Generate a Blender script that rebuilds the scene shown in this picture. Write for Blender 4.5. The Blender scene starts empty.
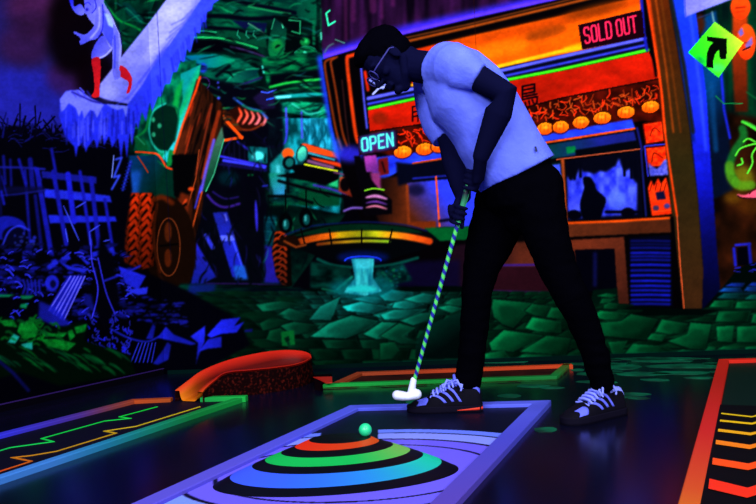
import numpy as np, math, random
# ------------------------------------------------------------------ mural painter
PS = 2.0                                  # samples per drafting unit
PX0, PY0, PX1, PY1 = -70, -80, 830, 420   # extent of the drafting sheet
PW, PH = int((PX1-PX0)*PS), int((PY1-PY0)*PS)
art = np.zeros((PH, PW, 3), np.float32)
pid = np.zeros((PH, PW), np.int16)
PARTS = []                                # (part name, parent part name or None, label)
def part_id(name, parent=None, label=None):
    PARTS.append((name, parent, label)); return len(PARTS)-1
def bbox(x0, y0, x1, y1, pad=0):
    i0 = max(0, int((x0-pad-PX0)*PS)-1); i1 = min(PW, int((x1+pad-PX0)*PS)+2)
    j0 = max(0, int((y0-pad-PY0)*PS)-1); j1 = min(PH, int((y1+pad-PY0)*PS)+2)
    return i0, i1, j0, j1
def gridxy(b):
    i0, i1, j0, j1 = b
    return np.meshgrid(PX0+(np.arange(i0, i1)+.5)/PS, PY0+(np.arange(j0, j1)+.5)/PS)
def blur1(a, r, ax):
    n = int(r)
    if n < 1: return a
    w = 2*n+1
    pad = [(0, 0)]*a.ndim; pad[ax] = (n+1, n)
    c = np.cumsum(np.pad(a, pad, mode='edge'), axis=ax, dtype=np.float64)
    if ax == 0: return ((c[w:]-c[:-w])/w).astype(np.float32)
    return ((c[:, w:]-c[:, :-w])/w).astype(np.float32)
def blur(a, r):
    r = r*PS*.6
    if r < .5: return a
    n = max(1, round(r))
    for _ in range(2):
        a = blur1(blur1(a, n, 0), n, 1)
    return a
def put(b, a, col, i=None, thr=.5):
    i0, i1, j0, j1 = b
    if i1 <= i0 or j1 <= j0: return
    if callable(col):
        X, Y = gridxy(b); c = col(X, Y)
    else: c = np.array(col, np.float32)
    a3 = a[..., None]
    art[j0:j1, i0:i1] = art[j0:j1, i0:i1]*(1-a3)+c*a3
    if i is not None:
        s = pid[j0:j1, i0:i1]; s[a > thr] = i
def sm(pts, closed=False, n=6):
    P = [np.array(p, float) for p in pts]; out = []; m = len(P)
    for k in range(m if closed else m-1):
        p0 = P[(k-1) % m] if (closed or k > 0) else P[k]
        p1 = P[k]; p2 = P[(k+1) % m]
        p3 = P[(k+2) % m] if (closed or k+2 < m) else p2
        for q in range(n):
            t = q/n
            out.append(tuple(.5*((2*p1)+(-p0+p2)*t+(2*p0-5*p1+4*p2-p3)*t*t+(-p0+3*p1-3*p2+p3)*t**3)))
    if not closed: out.append(tuple(P[-1]))
    return out
def poly(pts, col, i=None, bl=0.3, op=1.0, clip=None):
    xs = [p[0] for p in pts]; ys = [p[1] for p in pts]
    b = bbox(min(xs), min(ys), max(xs), max(ys), bl*3+1)
    if b[1] <= b[0] or b[3] <= b[2]: return
    X, Y = gridxy(b); ins = np.zeros(X.shape, bool)
    for k in range(len(pts)):
        (x1, y1), (x2, y2) = pts[k], pts[(k+1) % len(pts)]
        if y1 == y2: continue
        ins ^= ((y1 > Y) != (y2 > Y)) & (X < (x2-x1)*(Y-y1)/(y2-y1)+x1)
    a = blur(ins.astype(np.float32), bl)*op
    if clip is not None: a = a*clip[b[2]:b[3], b[0]:b[1]]
    put(b, a, col, i)
def pmask(pts, bl=0):
    m = np.zeros((PH, PW), np.float32)
    xs = [p[0] for p in pts]; ys = [p[1] for p in pts]
    b = bbox(min(xs), min(ys), max(xs), max(ys), bl*3+1)
    X, Y = gridxy(b); ins = np.zeros(X.shape, bool)
    for k in range(len(pts)):
        (x1, y1), (x2, y2) = pts[k], pts[(k+1) % len(pts)]
        if y1 == y2: continue
        ins ^= ((y1 > Y) != (y2 > Y)) & (X < (x2-x1)*(Y-y1)/(y2-y1)+x1)
    m[b[2]:b[3], b[0]:b[1]] = blur(ins.astype(np.float32), bl)
    return m
def ell(cx, cy, rx, ry, col, i=None, bl=0.3, op=1.0, rot=0, clip=None):
    pts = []
    c, s = math.cos(math.radians(rot)), math.sin(math.radians(rot))
    for k in range(28):
        t = k*math.tau/28; x, y = rx*math.cos(t), ry*math.sin(t)
        pts.append((cx+x*c-y*s, cy+x*s+y*c))
    poly(pts, col, i, bl, op, clip)
def line(pts, w, col, i=None, bl=0.0, op=1.0, closed=False, taper=0, clip=None):
    if closed: pts = list(pts)+[pts[0]]
    xs = [p[0] for p in pts]; ys = [p[1] for p in pts]
    b = bbox(min(xs), min(ys), max(xs), max(ys), w/2+bl*3+1)
    if b[1] <= b[0] or b[3] <= b[2]: return
    X, Y = gridxy(b); A = np.zeros(X.shape, np.float32); n = len(pts)-1
    for k in range(n):
        (x1, y1), (x2, y2) = pts[k], pts[k+1]
        dx, dy = x2-x1, y2-y1; L = dx*dx+dy*dy+1e-9
        t = np.clip(((X-x1)*dx+(Y-y1)*dy)/L, 0, 1)
        d = np.hypot(X-x1-t*dx, Y-y1-t*dy)
        ww = w
        if taper: ww = w*(1-taper*np.abs(2*(k+t)/n-1)**2)
        A = np.maximum(A, np.clip((ww/2-d)*PS+.5, 0, 1)*np.clip(ww*PS, 0, 1))
    a = blur(A, bl)*op
    if clip is not None: a = a*clip[b[2]:b[3], b[0]:b[1]]
    put(b, a, col, i)
def rgb(*c): return (c[0]/255., c[1]/255., c[2]/255.)
def lg(p0, c0, p1, c1, *more):            # linear blend of paint colours along an axis; more = (t, colour) stops
    st = [(0, c0), (1, c1)]+list(more); st.sort(key=lambda s: s[0])
    dx, dy = p1[0]-p0[0], p1[1]-p0[1]; L = dx*dx+dy*dy
    def f(X, Y):
        t = np.clip(((X-p0[0])*dx+(Y-p0[1])*dy)/L, 0, 1)
        return np.stack([np.interp(t, [s[0] for s in st], [s[1][k]/255. for s in st]) for k in range(3)], -1)
    return f
def nz(seed, sx, sy):                     # smooth value noise over the sheet
    r = np.random.RandomState(seed); g = r.rand(int(1000/sy)+4, int(1800/sx)+4)
    def f(X, Y):
        u = (X-PX0)/sx; v = (Y-PY0)/sy
        i = np.clip(u.astype(int), 0, g.shape[1]-2); j = np.clip(v.astype(int), 0, g.shape[0]-2)
        a = np.clip(u-i, 0, 1); c = np.clip(v-j, 0, 1); a = a*a*(3-2*a); c = c*c*(3-2*c)
        return g[j, i]*(1-a)*(1-c)+g[j, i+1]*a*(1-c)+g[j+1, i]*(1-a)*c+g[j+1, i+1]*a*c
    return f
def mott(c0, c1, seed, sx, sy, k=1.5):    # mottled brushwork between two colours
    n1 = nz(seed, sx, sy); n2 = nz(seed+1, sx*.45, sy*.45)
    def f(X, Y):
        t = np.clip(((n1(X, Y)*.65+n2(X, Y)*.35)-.5)*k+.5, 0, 1)[..., None]
        return np.array(rgb(*c0))*(1-t)+np.array(rgb(*c1))*t
    return f
def T(x0, y0, s):                         # a block of the drawing at its own scale
    def f(*pts): return [(x0+x/s, y0+y/s) for x, y in pts]
    return f

def paint_mural():
    R = random.Random(7)
    BACK = part_id('painted_night_backdrop')
    art[:] = rgb(4, 3, 10)
    # ---- sky, left
    ell(10, 60, 110, 110, rgb(40, 32, 104), bl=25, op=.9)
    ell(5, 105, 75, 40, rgb(36, 40, 165), bl=12, op=.8)
    ell(45, 5, 40, 30, rgb(78, 30, 70), bl=12, op=.75)
    ell(25, 45, 26, 22, rgb(60, 24, 62), bl=9, op=.6)
    ell(68, 78, 22, 18, rgb(70, 22, 62), bl=7, op=.5)
    ell(72, 30, 26, 45, rgb(8, 2, 8), bl=8, op=.95)
    ell(30, 22, 20, 12, rgb(40, 20, 60), bl=6, op=.5)
    ell(95, 75, 20, 25, rgb(10, 2, 8), bl=7, op=.9)
    # ---- purple drips, top middle
    poly([(316, -60), (700, -60), (560, 10), (400, 40), (322, 60)], mott((10, 4, 18), (58, 18, 70), 5, 8, 60, 1.6), BACK, 3)
    for x, y, w in ((352, 20, 5), (372, 10, 7), (381, 18, 3), (345, 40, 4), (392, 5, 4)):
        line([(x, -30), (x+1, y)], w, rgb(88, 26, 84), bl=2, op=.55)
    line([(319, 57), (357, 45), (403, 30), (470, 15), (552, -3), (600, -14)], 9, rgb(56, 40, 200), bl=4, op=.9)
    line([(320, 58), (357, 47), (403, 33), (470, 17), (552, -1), (600, -12)], 4, rgb(96, 60, 250), bl=1.4)
    # ---- machine -------------------------------------------------
    M = part_id('painted_walking_machine', None, 'green and teal hulking machine')
    poly([(104, -40), (320, -40), (322, 60), (334, 130), (345, 215), (290, 290), (190, 290), (178, 250), (132, 190), (126, 150), (150, 60), (104, 30)],
         mott((1, 12, 14), (2, 46, 36), 21, 16, 10, 1.8), M, .6)
    poly([(104, -40), (170, -40), (140, 40), (125, 52), (104, 30)], mott((2, 20, 20), (0, 70, 50), 22, 6, 12, 2), M)
    t = T(55, 0, 8.4)
    line(sm(t((400, 0), (450, 70), (540, 170), (640, 215), (715, 252))), 2.2, rgb(8, 140, 60), bl=.5)
    line(t((505, -200), (512, 110)), 2, rgb(6, 84, 50), bl=.6); line(t((575, 190), (585, 350)), 2, rgb(6, 90, 60), bl=.7)
    poly(t((560, 20), (620, 25), (740, 160), (730, 210), (600, 110)), rgb(0, 62, 58), bl=1); line(t((590, 60), (700, 160)), 1.2, rgb(10, 110, 90), bl=.6)
    poly(t((560, 200), (700, 240), (560, 400)), rgb(2, 62, 42), bl=2, op=.8)
    poly([(168, -60), (330, -60), (300, 2), (230, 0)], rgb(2, 44, 36), bl=1)
    # upper hull bands
    t = T(190, 0, 6.87)
    poly(t((180, -200), (750, -200), (750, 120), (560, 125), (150, 100)), mott((0, 44, 40), (2, 88, 58), 31, 14, 5, 1.8), M, 1)
    line(sm(t((230, -40), (350, 12), (560, 55), (720, 88))), 4.2, rgb(4, 6, 22), bl=.8)
    line(sm(t((400, 45), (560, 75), (690, 95))), 1.4, rgb(30, 150, 90), bl=.5)
    line(t((180, 30), (300, 100)), 1.5, rgb(10, 110, 70), bl=.6); line(t((260, 30), (380, 105)), 2, rgb(4, 70, 56), bl=.6)
    line(sm(t((120, 110), (250, 112), (400, 130), (580, 120))), 4, rgb(4, 5, 20), bl=.8)
    poly(t((150, 125), (330, 140), (520, 150), (530, 270), (480, 250), (300, 200), (120, 180)), mott((0, 50, 40), (3, 92, 62), 33, 12, 4, 2), bl=.8)
    poly(t((290, 140), (530, 160), (510, 230), (420, 160), (380, 205)), rgb(10, 16, 62), bl=.8)
    line(t((400, 160), (510, 228)), 1.2, rgb(70, 130, 110), bl=.4)
    line(sm(t((110, 188), (300, 200), (420, 235), (500, 262))), 3, rgb(4, 4, 18), bl=.6)
    poly(t((60, 205), (300, 212), (520, 260), (530, 330), (470, 320), (330, 280), (30, 250)), rgb(3, 66, 46), bl=.8)
    line(sm(t((70, 212), (140, 218), (180, 222))), 1.2, rgb(30, 160, 110), bl=.4)
    for a in (330, 390, 440): line(t((a, 210), (a-6, 240), (a+14, 262)), 1.1, rgb(30, 140, 110), bl=.4)
    line(sm(t((28, 256), (200, 262), (330, 290), (462, 330))), 2.0, rgb(28, 160, 92), bl=.4)
    poly(t((20, 275), (200, 280), (330, 310), (450, 345), (540, 400), (430, 375), (250, 350), (10, 362)), rgb(3, 2, 10), bl=.7)
    line(sm(t((280, 320), (400, 350), (520, 395), (585, 440), (610, 505))), 1.4, rgb(70, 50, 110), bl=.5)
    # dome
    t = T(180, 60, 6.87)
    poly(t((-30, -40), (260, -45), (420, -10), (520, 60), (560, 140), (380, 190), (300, 170), (150, 100), (-30, 60)), mott((0, 40, 36), (2, 104, 80), 35, 9, 5, 1.9), M, 1)
    poly([(182, 56), (215, 54), (236, 60), (226, 66), (200, 70), (182, 74)], lg((182, 60), (0, 90, 140), (235, 60), (6, 140, 100)), bl=1.2)
    ell(203, 68, 4, 5, rgb(30, 60, 190), bl=1.5)
    poly(t((310, 165), (380, 90), (480, 60), (545, 66), (520, 110), (400, 150)), lg((227, 84), (10, 120, 90), (258, 68), (0, 40, 50)), bl=.9)
    line(sm(t((310, 160), (370, 100), (450, 66), (540, 60))), 1.5, rgb(16, 150, 110), bl=.6)
    line(t((250, 110), (340, 40)), 3, rgb(3, 10, 20), bl=.7); line(t((370, 180), (450, 160), (560, 120)), 2, rgb(36, 30, 90), bl=.8)
    poly(t((560, 38), (615, 38), (612, 92), (570, 92)), rgb(60, 210, 190), bl=.7)
    line(t((566, 66), (616, 62)), 1, rgb(0, 40, 60), bl=.3)
    line(sm(t((600, -20), (670, 40), (680, 110), (640, 180))), 1.1, rgb(40, 140, 110), bl=.4)
    # bulb
    t = T(190, 0, 6.87)
    poly(sm(t((600, 120), (650, 160), (668, 250), (680, 340), (650, 410), (590, 420), (545, 380), (538, 300), (560, 200)), True), lg((277, 22), (3, 40, 40), (277, 60), (6, 120, 66)), M, .6)
    line(t((620, 130), (640, 190)), 1.3, rgb(60, 180, 140), bl=.4); line(t((580, 130), (560, 200)), 1.3, rgb(30, 120, 90), bl=.4)
    ell(277, 45, 5, 6, rgb(14, 130, 60), bl=2.5); line(t((590, 400), (640, 330)), 1.5, rgb(3, 60, 40), bl=.6)
    line(sm(t((660, 335), (672, 370), (664, 412))), 3.4, rgb(60, 220, 200), bl=.7)
    # cockpit, upper right of the hull
    t = T(270, 0, 6.87)
    poly(t((190, -300), (320, -300), (320, 180), (290, 160), (190, 120)), lg((298, 0), (3, 60, 48), (316, 0), (2, 84, 60)), M, .8)
    poly(t((20, 110), (190, 110), (210, 240), (330, 240), (340, 400), (90, 400), (120, 200)), rgb(2, 8, 10), bl=1)
    line(t((130, 138), (208, 145), (205, 232), (150, 215)), 1.3, rgb(30, 130, 90), bl=.4)
    line(t((300, 150), (302, 300)), 3, rgb(4, 96, 64), bl=.8); line(t((350, 60), (350, 280)), 1.6, rgb(10, 70, 50), bl=.6); line(t((350, 225), (352, 270)), 1.6, rgb(70, 170, 150), bl=.4)
    ell(305, 42, 5, 4.5, rgb(10, 110, 56), M, 1); ell(306, 41, 2, 2, rgb(30, 170, 90), bl=.8)
    poly(sm(t((170, 400), (180, 350), (240, 315), (310, 345), (335, 405), (250, 420)), True), rgb(4, 110, 66), M, .6)
    line(sm(t((170, 360), (230, 320), (300, 330), (340, 390))), 1.2, rgb(20, 120, 90), bl=.4)
    line(sm(t((238, 360), (262, 385), (300, 405))), 3, rgb(70, 230, 190), bl=.7); ell(296, 57, 3, 2, rgb(40, 130, 200), bl=1)
    line(t((410, 72), (386, 92), (402, 175), (446, 148)), 1.7, rgb(50, 210, 160), bl=.4)
    line(sm(t((375, 362), (400, 320), (436, 300))), 1.2, rgb(70, 120, 110), bl=.5); line(t((450, 272), (512, 296)), 1.1, rgb(70, 120, 110), bl=.4)
    # hull bands, right
    t = T(270, 60, 6.87)
    poly(t((-60, -20), (360, -60), (375, 130), (150, 140), (-20, 170)), mott((0, 30, 28), (3, 112, 66), 41, 12, 4, 1.9), M, 1)
    poly(t((0, 100), (360, 60), (370, 130), (100, 150), (0, 190)), rgb(3, 6, 14), bl=2)
    line(sm(t((0, 186), (150, 152), (350, 132))), 2.4, rgb(30, 190, 76), bl=.5)
    line(sm(t((0, 232), (150, 196), (350, 190))), 1.8, rgb(10, 100, 60), bl=.6)
    poly(t((60, 290), (200, 285), (400, 300), (420, 420), (280, 390), (60, 350)), mott((0, 80, 70), (10, 170, 120), 43, 8, 4, 1.9), bl=1)
    line(sm(t((-10, 268), (130, 248), (300, 238), (390, 240))), 4, rgb(16, 150, 150), bl=1); line(sm(t((20, 258), (140, 250))), 2, rgb(120, 220, 230), bl=.7)
    line(sm(t((150, 300), (200, 330), (260, 370), (330, 360), (380, 340))), 1.3, rgb(60, 200, 180), bl=.6)
    # tank with teal flames
    t = T(270, 130, 6.87)
    TK = part_id('painted_glass_tank', M, 'glowing teal tank')
    poly([(268, 118), (333, 118), (338, 150), (343, 172), (340, 214), (300, 206), (272, 203), (269, 160)], mott((0, 60, 66), (18, 150, 165), 51, 7, 11, 2.3), TK, .8)
    poly(t((230, -80), (440, -80), (470, 140), (230, 100)), mott((6, 90, 110), (40, 170, 200), 53, 4, 14, 2.6), bl=.8)
    for k in range(9):
        x = 302+R.random()*34; y = 122+R.random()*18
        line(sm([(x, y), (x+2, y+7), (x-1, y+14)]), 1.6, rgb(0, 70, 90), bl=.8, op=.8)
    poly(t((10, 170), (90, 140), (110, 440), (40, 470), (0, 440)), lg((270, 150), (10, 120, 110), (286, 195), (60, 170, 190)), bl=1.6, op=.8)
    line(t((55, 250), (60, 430)), 4, rgb(90, 200, 210), bl=1.5, op=.8)
    poly(t((0, 300), (480, 330), (470, 520), (0, 520)), mott((0, 30, 30), (0, 92, 60), 55, 8, 5, 2), bl=1.5, op=.9)
    poly(t((-10, 300), (110, 300), (105, 445), (30, 470)), lg((270, 175), (20, 140, 120), (285, 195), (60, 150, 210)), bl=1.5, op=.85)
    poly(t((390, 360), (470, 330), (466, 395), (410, 380)), rgb(40, 180, 120), bl=1)
    poly(t((190, 450), (260, 380), (480, 450), (480, 520), (200, 520)), rgb(2, 70, 44), bl=1.4)
    # pipes
    for x, y0, y1 in ((286, 108, 132), (301.5, 112, 138)): line([(x, y0), (x+.6, y1)], 1.8, rgb(80, 80, 220), bl=.5)
    line(sm([(287, 118), (286, 139), (281, 145), (270, 147), (262, 143)]), 2, rgb(60, 66, 210), bl=.5)
    line(sm([(262, 108), (267, 117), (272, 128)]), 1.3, rgb(150, 120, 190), bl=.4)
    line(sm([(251, 130), (258, 136), (266, 143)]), 1.8, rgb(40, 40, 180), bl=.5)
    # machinery in the middle
    poly([(196, 76), (262, 88), (282, 104), (284, 150), (262, 172), (268, 205), (262, 284), (190, 284), (196, 190), (222, 130)], rgb(5, 4, 16), M, 2, .92)
    t = T(180, 60, 6.87)
    line([(t((165, 160))[0][0]+5.5*math.cos(a/3), t((165, 160))[0][1]+6*math.sin(a/3)) for a in range(19)], 1.1, rgb(60, 34, 100), bl=.4)
    line([(201+5.2*math.cos(a/3), 97.5+6*math.sin(a/3)) for a in range(19)], 1.2, rgb(120, 56, 30), bl=.4)
    for x, y, r in ((218.6, 98.2, 1.5), (215.7, 102.2, 1.6), (218, 82.6, 1), (218.4, 87.5, .9), (207.5, 90.5, 1)): ell(x, y, r, r, rgb(80, 90, 250), bl=.5)
    poly(t((560, 215), (640, 205), (655, 330), (560, 340), (500, 260)), rgb(28, 18, 60), bl=1.5)
    line(t((560, 218), (600, 226), (660, 205)), 1.4, rgb(60, 90, 220), bl=.4); line(t((596, 272), (640, 262)), 1.6, rgb(40, 90, 230), bl=.4)
    # coil
    CO = part_id('painted_coil_spring', M, 'orange coil spring')
    poly(t((330, 350), (400, 310), (560, 370), (590, 420), (520, 480), (420, 490), (340, 450)), rgb(40, 12, 8), CO, .8)
    for k in range(5):
        x = 395+k*42
        line(sm(t((x+8, 330+k*10), (x+26, 372+k*8), (x+8, 410+k*8), (x-8, 440))), 2.9, lg((235, 108), (230, 70, 20), (258, 122), (226, 120, 130)), CO, .5, taper=.6)
    line(sm(t((370, 262), (450, 320), (500, 338), (550, 352), (600, 400))), 2, rgb(40, 90, 180), bl=.5); line(sm(t((430, 310), (500, 345), (560, 352))), 1.6, rgb(20, 130, 80), bl=.5)
    line(sm(t((300, 380), (380, 460), (480, 480), (570, 440))), 1.6, rgb(130, 50, 20), bl=.6)
    # orange strut
    poly(t((225, 330), (300, 320), (430, 480), (380, 500), (230, 380)), rgb(90, 34, 10), M, .8)
    line(t((250, 340), (425, 535)), 3, rgb(238, 86, 18), bl=.4); line([(242, 137), (224, 140.5)], 2.6, rgb(240, 88, 18), bl=.4)
    # blue beams
    t = T(180, 120, 6.87)
    poly(t((465, 180), (600, 190), (600, 300), (470, 285)), rgb(8, 90, 96), bl=1.2); ell(258, 156, 6, 4.5, rgb(80, 220, 220), bl=2)
    for a in range(5): line(t((300+a*36, 150), (302+a*36, 330)), 1, rgb(20, 18, 50), bl=.5)
    line(t((275, 248), (430, 282), (590, 318)), 2, rgb(60, 56, 230), bl=.5); line(t((300, 278), (440, 300), (580, 330)), 3, rgb(66, 70, 236), bl=.9)
    line(t((270, 300), (590, 345)), 3, rgb(20, 14, 80), bl=1); line(t((395, 148), (465, 202)), 1.8, rgb(50, 46, 200), bl=.5)
    ell(250.5, 175, 3, 1, rgb(10, 120, 60), bl=.5); line(t((560, 455), (600, 450)), 1.4, rgb(50, 60, 220), bl=.5)
    ell(228, 178, 10, 7, rgb(2, 40, 50), bl=3, op=.8)
    # ---- lower centre panels
    t = T(180, 190, 5.815)
    line(sm(t((160, 30), (200, 75), (260, 100), (345, 80))), 2.4, rgb(62, 34, 140), bl=.9); line(sm(t((190, 10), (260, 50), (340, 40))), 1.4, rgb(40, 24, 110), bl=.7)
    poly(t((190, 130), (275, 128), (385, 505), (305, 505)), lg((213, 212), (30, 40, 150), (240, 276), (30, 40, 190)), M, .7)
    poly(t((232, 265), (312, 262), (318, 298), (245, 296)), rgb(96, 110, 246), bl=.8); line(t((262, 145), (270, 175)), 2, rgb(110, 120, 240), bl=.7)
    line(t((310, 300), (380, 500)), 1.5, rgb(70, 90, 250), bl=.6); poly(t((310, 440), (375, 440), (395, 520), (320, 520)), rgb(30, 90, 190), bl=2)
    poly(t((95, 305), (210, 505), (60, 580), (75, 480)), lg((196, 243), (40, 40, 190), (196, 290), (16, 30, 120)), M, 1)
    line(t((150, 265), (190, 335)), 4, rgb(60, 70, 230), bl=.8)
    line(t((440, 60), (448, 240)), 3, rgb(54, 48, 200), bl=1, taper=.7)
    poly(t((490, 150), (560, 150), (545, 330), (495, 330)), rgb(2, 56, 70), bl=1.4); poly(t((495, 320), (535, 330), (590, 540), (490, 540)), rgb(34, 28, 140), bl=1.6)
    for y in (160, 185, 240, 290): line(t((495, y), (560, y+4)), 1, rgb(10, 80, 90), bl=.6)
    line([(205, 284), (245, 284), (285, 286)], 2, rgb(46, 20, 90), bl=.8)
    # left arm, brown
    cm = (pid == M).astype(np.float32)
    for k in range(760):
        x = R.uniform(108, 330); y = R.uniform(-30, 285)
        a = R.uniform(-.5, .5) if y < 130 else R.uniform(.9, 2.2); L = R.uniform(5, 22); dk = k % 5 < 3
        P3 = sm([(x, y), (x+L*.5*math.cos(a)+R.uniform(-2, 2), y+L*.5*math.sin(a)+R.uniform(-2.5, 2.5)), (x+L*math.cos(a), y+L*math.sin(a))], n=4)
        c = (2, 6, 12) if dk else ((20, R.uniform(120, 205), R.uniform(80, 150)) if (y < 130 or x > 268) else (30, 26, R.uniform(80, 150)))
        line(P3, R.uniform(.8, 2.6) if dk else R.uniform(.6, 1.3), rgb(*c), bl=.6, op=R.uniform(.5, .95) if dk else R.uniform(.35, .8), taper=.7, clip=cm)
    AR = part_id('painted_machine_leg', M, 'rust brown leg with glowing orange edge')
    poly([(150, 66), (196, 60), (198, 96), (178, 150), (167, 166), (140, 168), (134, 150)], mott((0, 50, 40), (4, 130, 90), 61, 8, 9, 1.9), M, 1.2)
    t = T(90, 90, 5.04)
    poly(t((455, -80), (560, -130), (540, -20), (425, 320), (395, 385), (360, 350), (430, 180), (470, 40)), lg((184, 90), (10, 140, 140), (196, 96), (40, 190, 200), (.5, (16, 170, 110))), M, .8)
    poly(t((430, 0), (470, -60), (440, 120), (400, 160)), rgb(10, 150, 70), bl=2)
    poly(t((300, 200), (320, 110), (375, 65), (430, 90), (445, 150), (430, 250), (390, 310), (340, 295), (305, 250)), rgb(2, 36, 26), M, .6)
    line(sm(t((380, 68), (320, 105), (298, 180), (310, 260), (350, 308), (385, 310))), 1.8, rgb(30, 170, 150), bl=.5)
    line(sm(t((330, 50), (300, 120), (280, 200), (230, 240))), 2.4, rgb(10, 120, 60), bl=.9)
    line(sm(t((390, 75), (435, 90), (446, 150), (425, 260))), 1.2, rgb(6, 80, 60), bl=.5)
    for x, y in ((318, 150), (320, 225), (350, 180)): ell(*t((x, y))[0], 2, 2.6, rgb(50, 170, 130), bl=.8, op=.8)
    poly(t((220, 235), (275, 250), (300, 300), (240, 310)), rgb(6, 90, 50), bl=1); line(t((235, 235), (275, 275)), 1.2, rgb(40, 150, 110), bl=.5)
    poly(t((190, 330), (350, 330), (440, 415), (440, 560), (160, 560)), lg((130, 170), (6, 60, 110), (160, 185), (1, 44, 34)), M, 1.2)
    poly(t((180, 420), (260, 400), (240, 540), (150, 540)), rgb(30, 90, 190), bl=3, op=.8); poly(t((330, 350), (385, 385), (400, 300), (430, 310), (410, 380), (380, 392)), rgb(10, 130, 60), bl=.8)
    line(sm(t((230, 312), (300, 316), (345, 328), (385, 390)), n=3)+t((440, 408)), 1.7, rgb(220, 70, 20), bl=.3)
    line(t((240, 335), (268, 375), (292, 415)), 1.3, rgb(170, 60, 24), bl=.4)
    poly([(197, 78), (222, 104), (224, 128), (205, 190), (200, 222), (188, 262), (176, 240), (176, 205), (174, 155)], mott((14, 6, 6), (56, 22, 9), 63, 3, 22, 2.6), AR, .8)
    poly([(196, 88), (212, 104), (200, 152), (176, 154), (184, 124)], lg((184, 120), (84, 34, 14), (206, 125), (34, 14, 8)), AR, 1)
    for k in range(26):
        x = R.uniform(184, 216); y = R.uniform(92, 190); L = R.uniform(10, 34)
        line([(x, y), (x-L*.28, y+L)], R.uniform(.8, 2.4), rgb(5, 3, 6) if k % 5 < 3 else rgb(R.uniform(110, 190), 52, 20), bl=.7, op=.8, taper=.6, clip=(pid == AR).astype(np.float32))
    poly([(172, 155), (198, 154), (190, 192), (184, 200), (174, 196)], rgb(4, 4, 6), bl=1.2)
    line([(200, 77), (196, 90), (183, 124), (174, 153)], 2.2, rgb(232, 76, 20), bl=.5)
    line([(199, 150), (196, 178), (188, 205)], 1.1, rgb(150, 66, 30), bl=.4); line([(212, 104), (204, 140), (196, 175)], 1.6, rgb(130, 50, 26), bl=.7)
    line([(219, 112), (209, 150), (203, 178)], 4, rgb(130, 44, 16), bl=1.2)
    poly([(222, 126), (224, 139), (214, 175), (206, 192), (203, 190), (212, 150)], lg((212, 130), (70, 110, 90), (212, 190), (3, 66, 44)), AR, .6)
    line([(224, 139), (214, 174), (206, 191)], 1.2, rgb(60, 160, 120), bl=.4); line([(214, 140), (206, 170), (201, 192)], 3, rgb(92, 80, 190), bl=.8)
    line([(202, 192), (194, 222), (188, 243)], 1.6, rgb(160, 66, 24), bl=.4); line([(201, 186), (195, 208)], 1.5, rgb(60, 66, 220), bl=.5)
    poly([(181, 192), (190, 196), (188, 214), (178, 222), (174, 212)], rgb(96, 34, 12), bl=1.4); line(sm([(186, 200), (181, 208), (176, 209)]), 2.4, rgb(190, 66, 24), bl=.8)
    ell(191, 189, 3, 2, rgb(200, 70, 20), bl=1); line([(178, 210), (186, 204)], 2.4, rgb(4, 3, 6), bl=.6)
    # tyres
    TY = part_id('painted_tyre', M, 'tyre with orange chevron tread')
    ell(170, 246, 26, 50, rgb(22, 9, 5), TY, .8, clip=None, rot=-4)
    tread = [(123, 196), (130, 193), (153, 193), (157, 206), (153, 234), (155, 266), (140, 270), (122, 268), (116, 244), (118, 215)]
    poly(tread, rgb(12, 4, 4), TY, .5)
    cl = pmask(tread, .5)
    for r in range(11):
        y = 190+r*7.6; dim = 1-.055*r
        for c in range(3):
            x = 117+c*12.5+(r % 2)*1.5
            line([(x-1, y+7), (x+5, y), (x+8, y+5)], 3.6, rgb(225*dim, 60*dim, 14*dim), bl=.5, clip=cl)
            line([(x+8, y+5), (x+11, y-1)], 2.2, rgb(150*dim, 44*dim, 10*dim), bl=.5, clip=cl)
    line(sm([(154, 200), (162, 197), (172, 203)]), 5, rgb(90, 32, 8), bl=1.6); line(sm([(157, 204), (154, 228), (155, 250), (160, 272)]), 3, rgb(64, 24, 8), bl=1)
    line([(168.6+11.5*math.cos(a/4), 247+29*math.sin(a/4)) for a in range(26)], 1.1, rgb(110, 52, 24), bl=.4)
    ell(168, 232, 3.6, 10, rgb(74, 30, 10), bl=1.2); ell(168, 258, 3.6, 9, rgb(74, 28, 8), bl=1.2); line([(160, 246), (178, 244)], 2, rgb(4, 3, 4), bl=.5)
    for k in range(6): line([(157+k*2, 270+k*3), (160+k*2, 280+k*2)], 1, rgb(46, 18, 8), bl=.6)
    T2 = part_id('painted_tyre', M, 'second tyre under the disc')
    tr2 = [(275, 232), (284, 230), (290, 240), (292, 286), (284, 287), (276, 276), (272, 252)]
    poly(tr2, rgb(10, 4, 4), T2, .6); cl = pmask(tr2, .5)
    for r in range(9):
        y = 231+r*6.4
        line(sm([(272, y+5), (277, y+1), (284, y+3), (286, y+6)]), 2.6, rgb(178-r*12, 60-r*4, 16), bl=.5, clip=cl)
        line([(279, y+6), (282, y+3)], 1.5, rgb(140-r*9, 46-r*3, 14), bl=.4, clip=cl)
    # ---- gun barrels
    G = part_id('painted_gun_barrels', M, 'twin orange barrels')
    t = T(270, 130, 6.87)
    poly(t((40, 315), (170, 290), (120, 240), (230, 235), (480, 290), (470, 340), (380, 380), (250, 350)), rgb(4, 4, 8), M, .7)
    line(t((60, 350), (320, 420), (560, 470)), 3, rgb(5, 4, 10), bl=.7); line(t((120, 300), (125, 430)), 2.5, rgb(3, 8, 12), bl=.5)
    line(t((-10, 455), (140, 455), (290, 500)), 3, rgb(4, 8, 12), bl=.6)
    for a, b_ in ((340, 400), (300, 470)): line(sm(t((a, b_), (a+30, b_+40), (a+70, b_+60))), 1.1, rgb(3, 10, 10), bl=.4)
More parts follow.
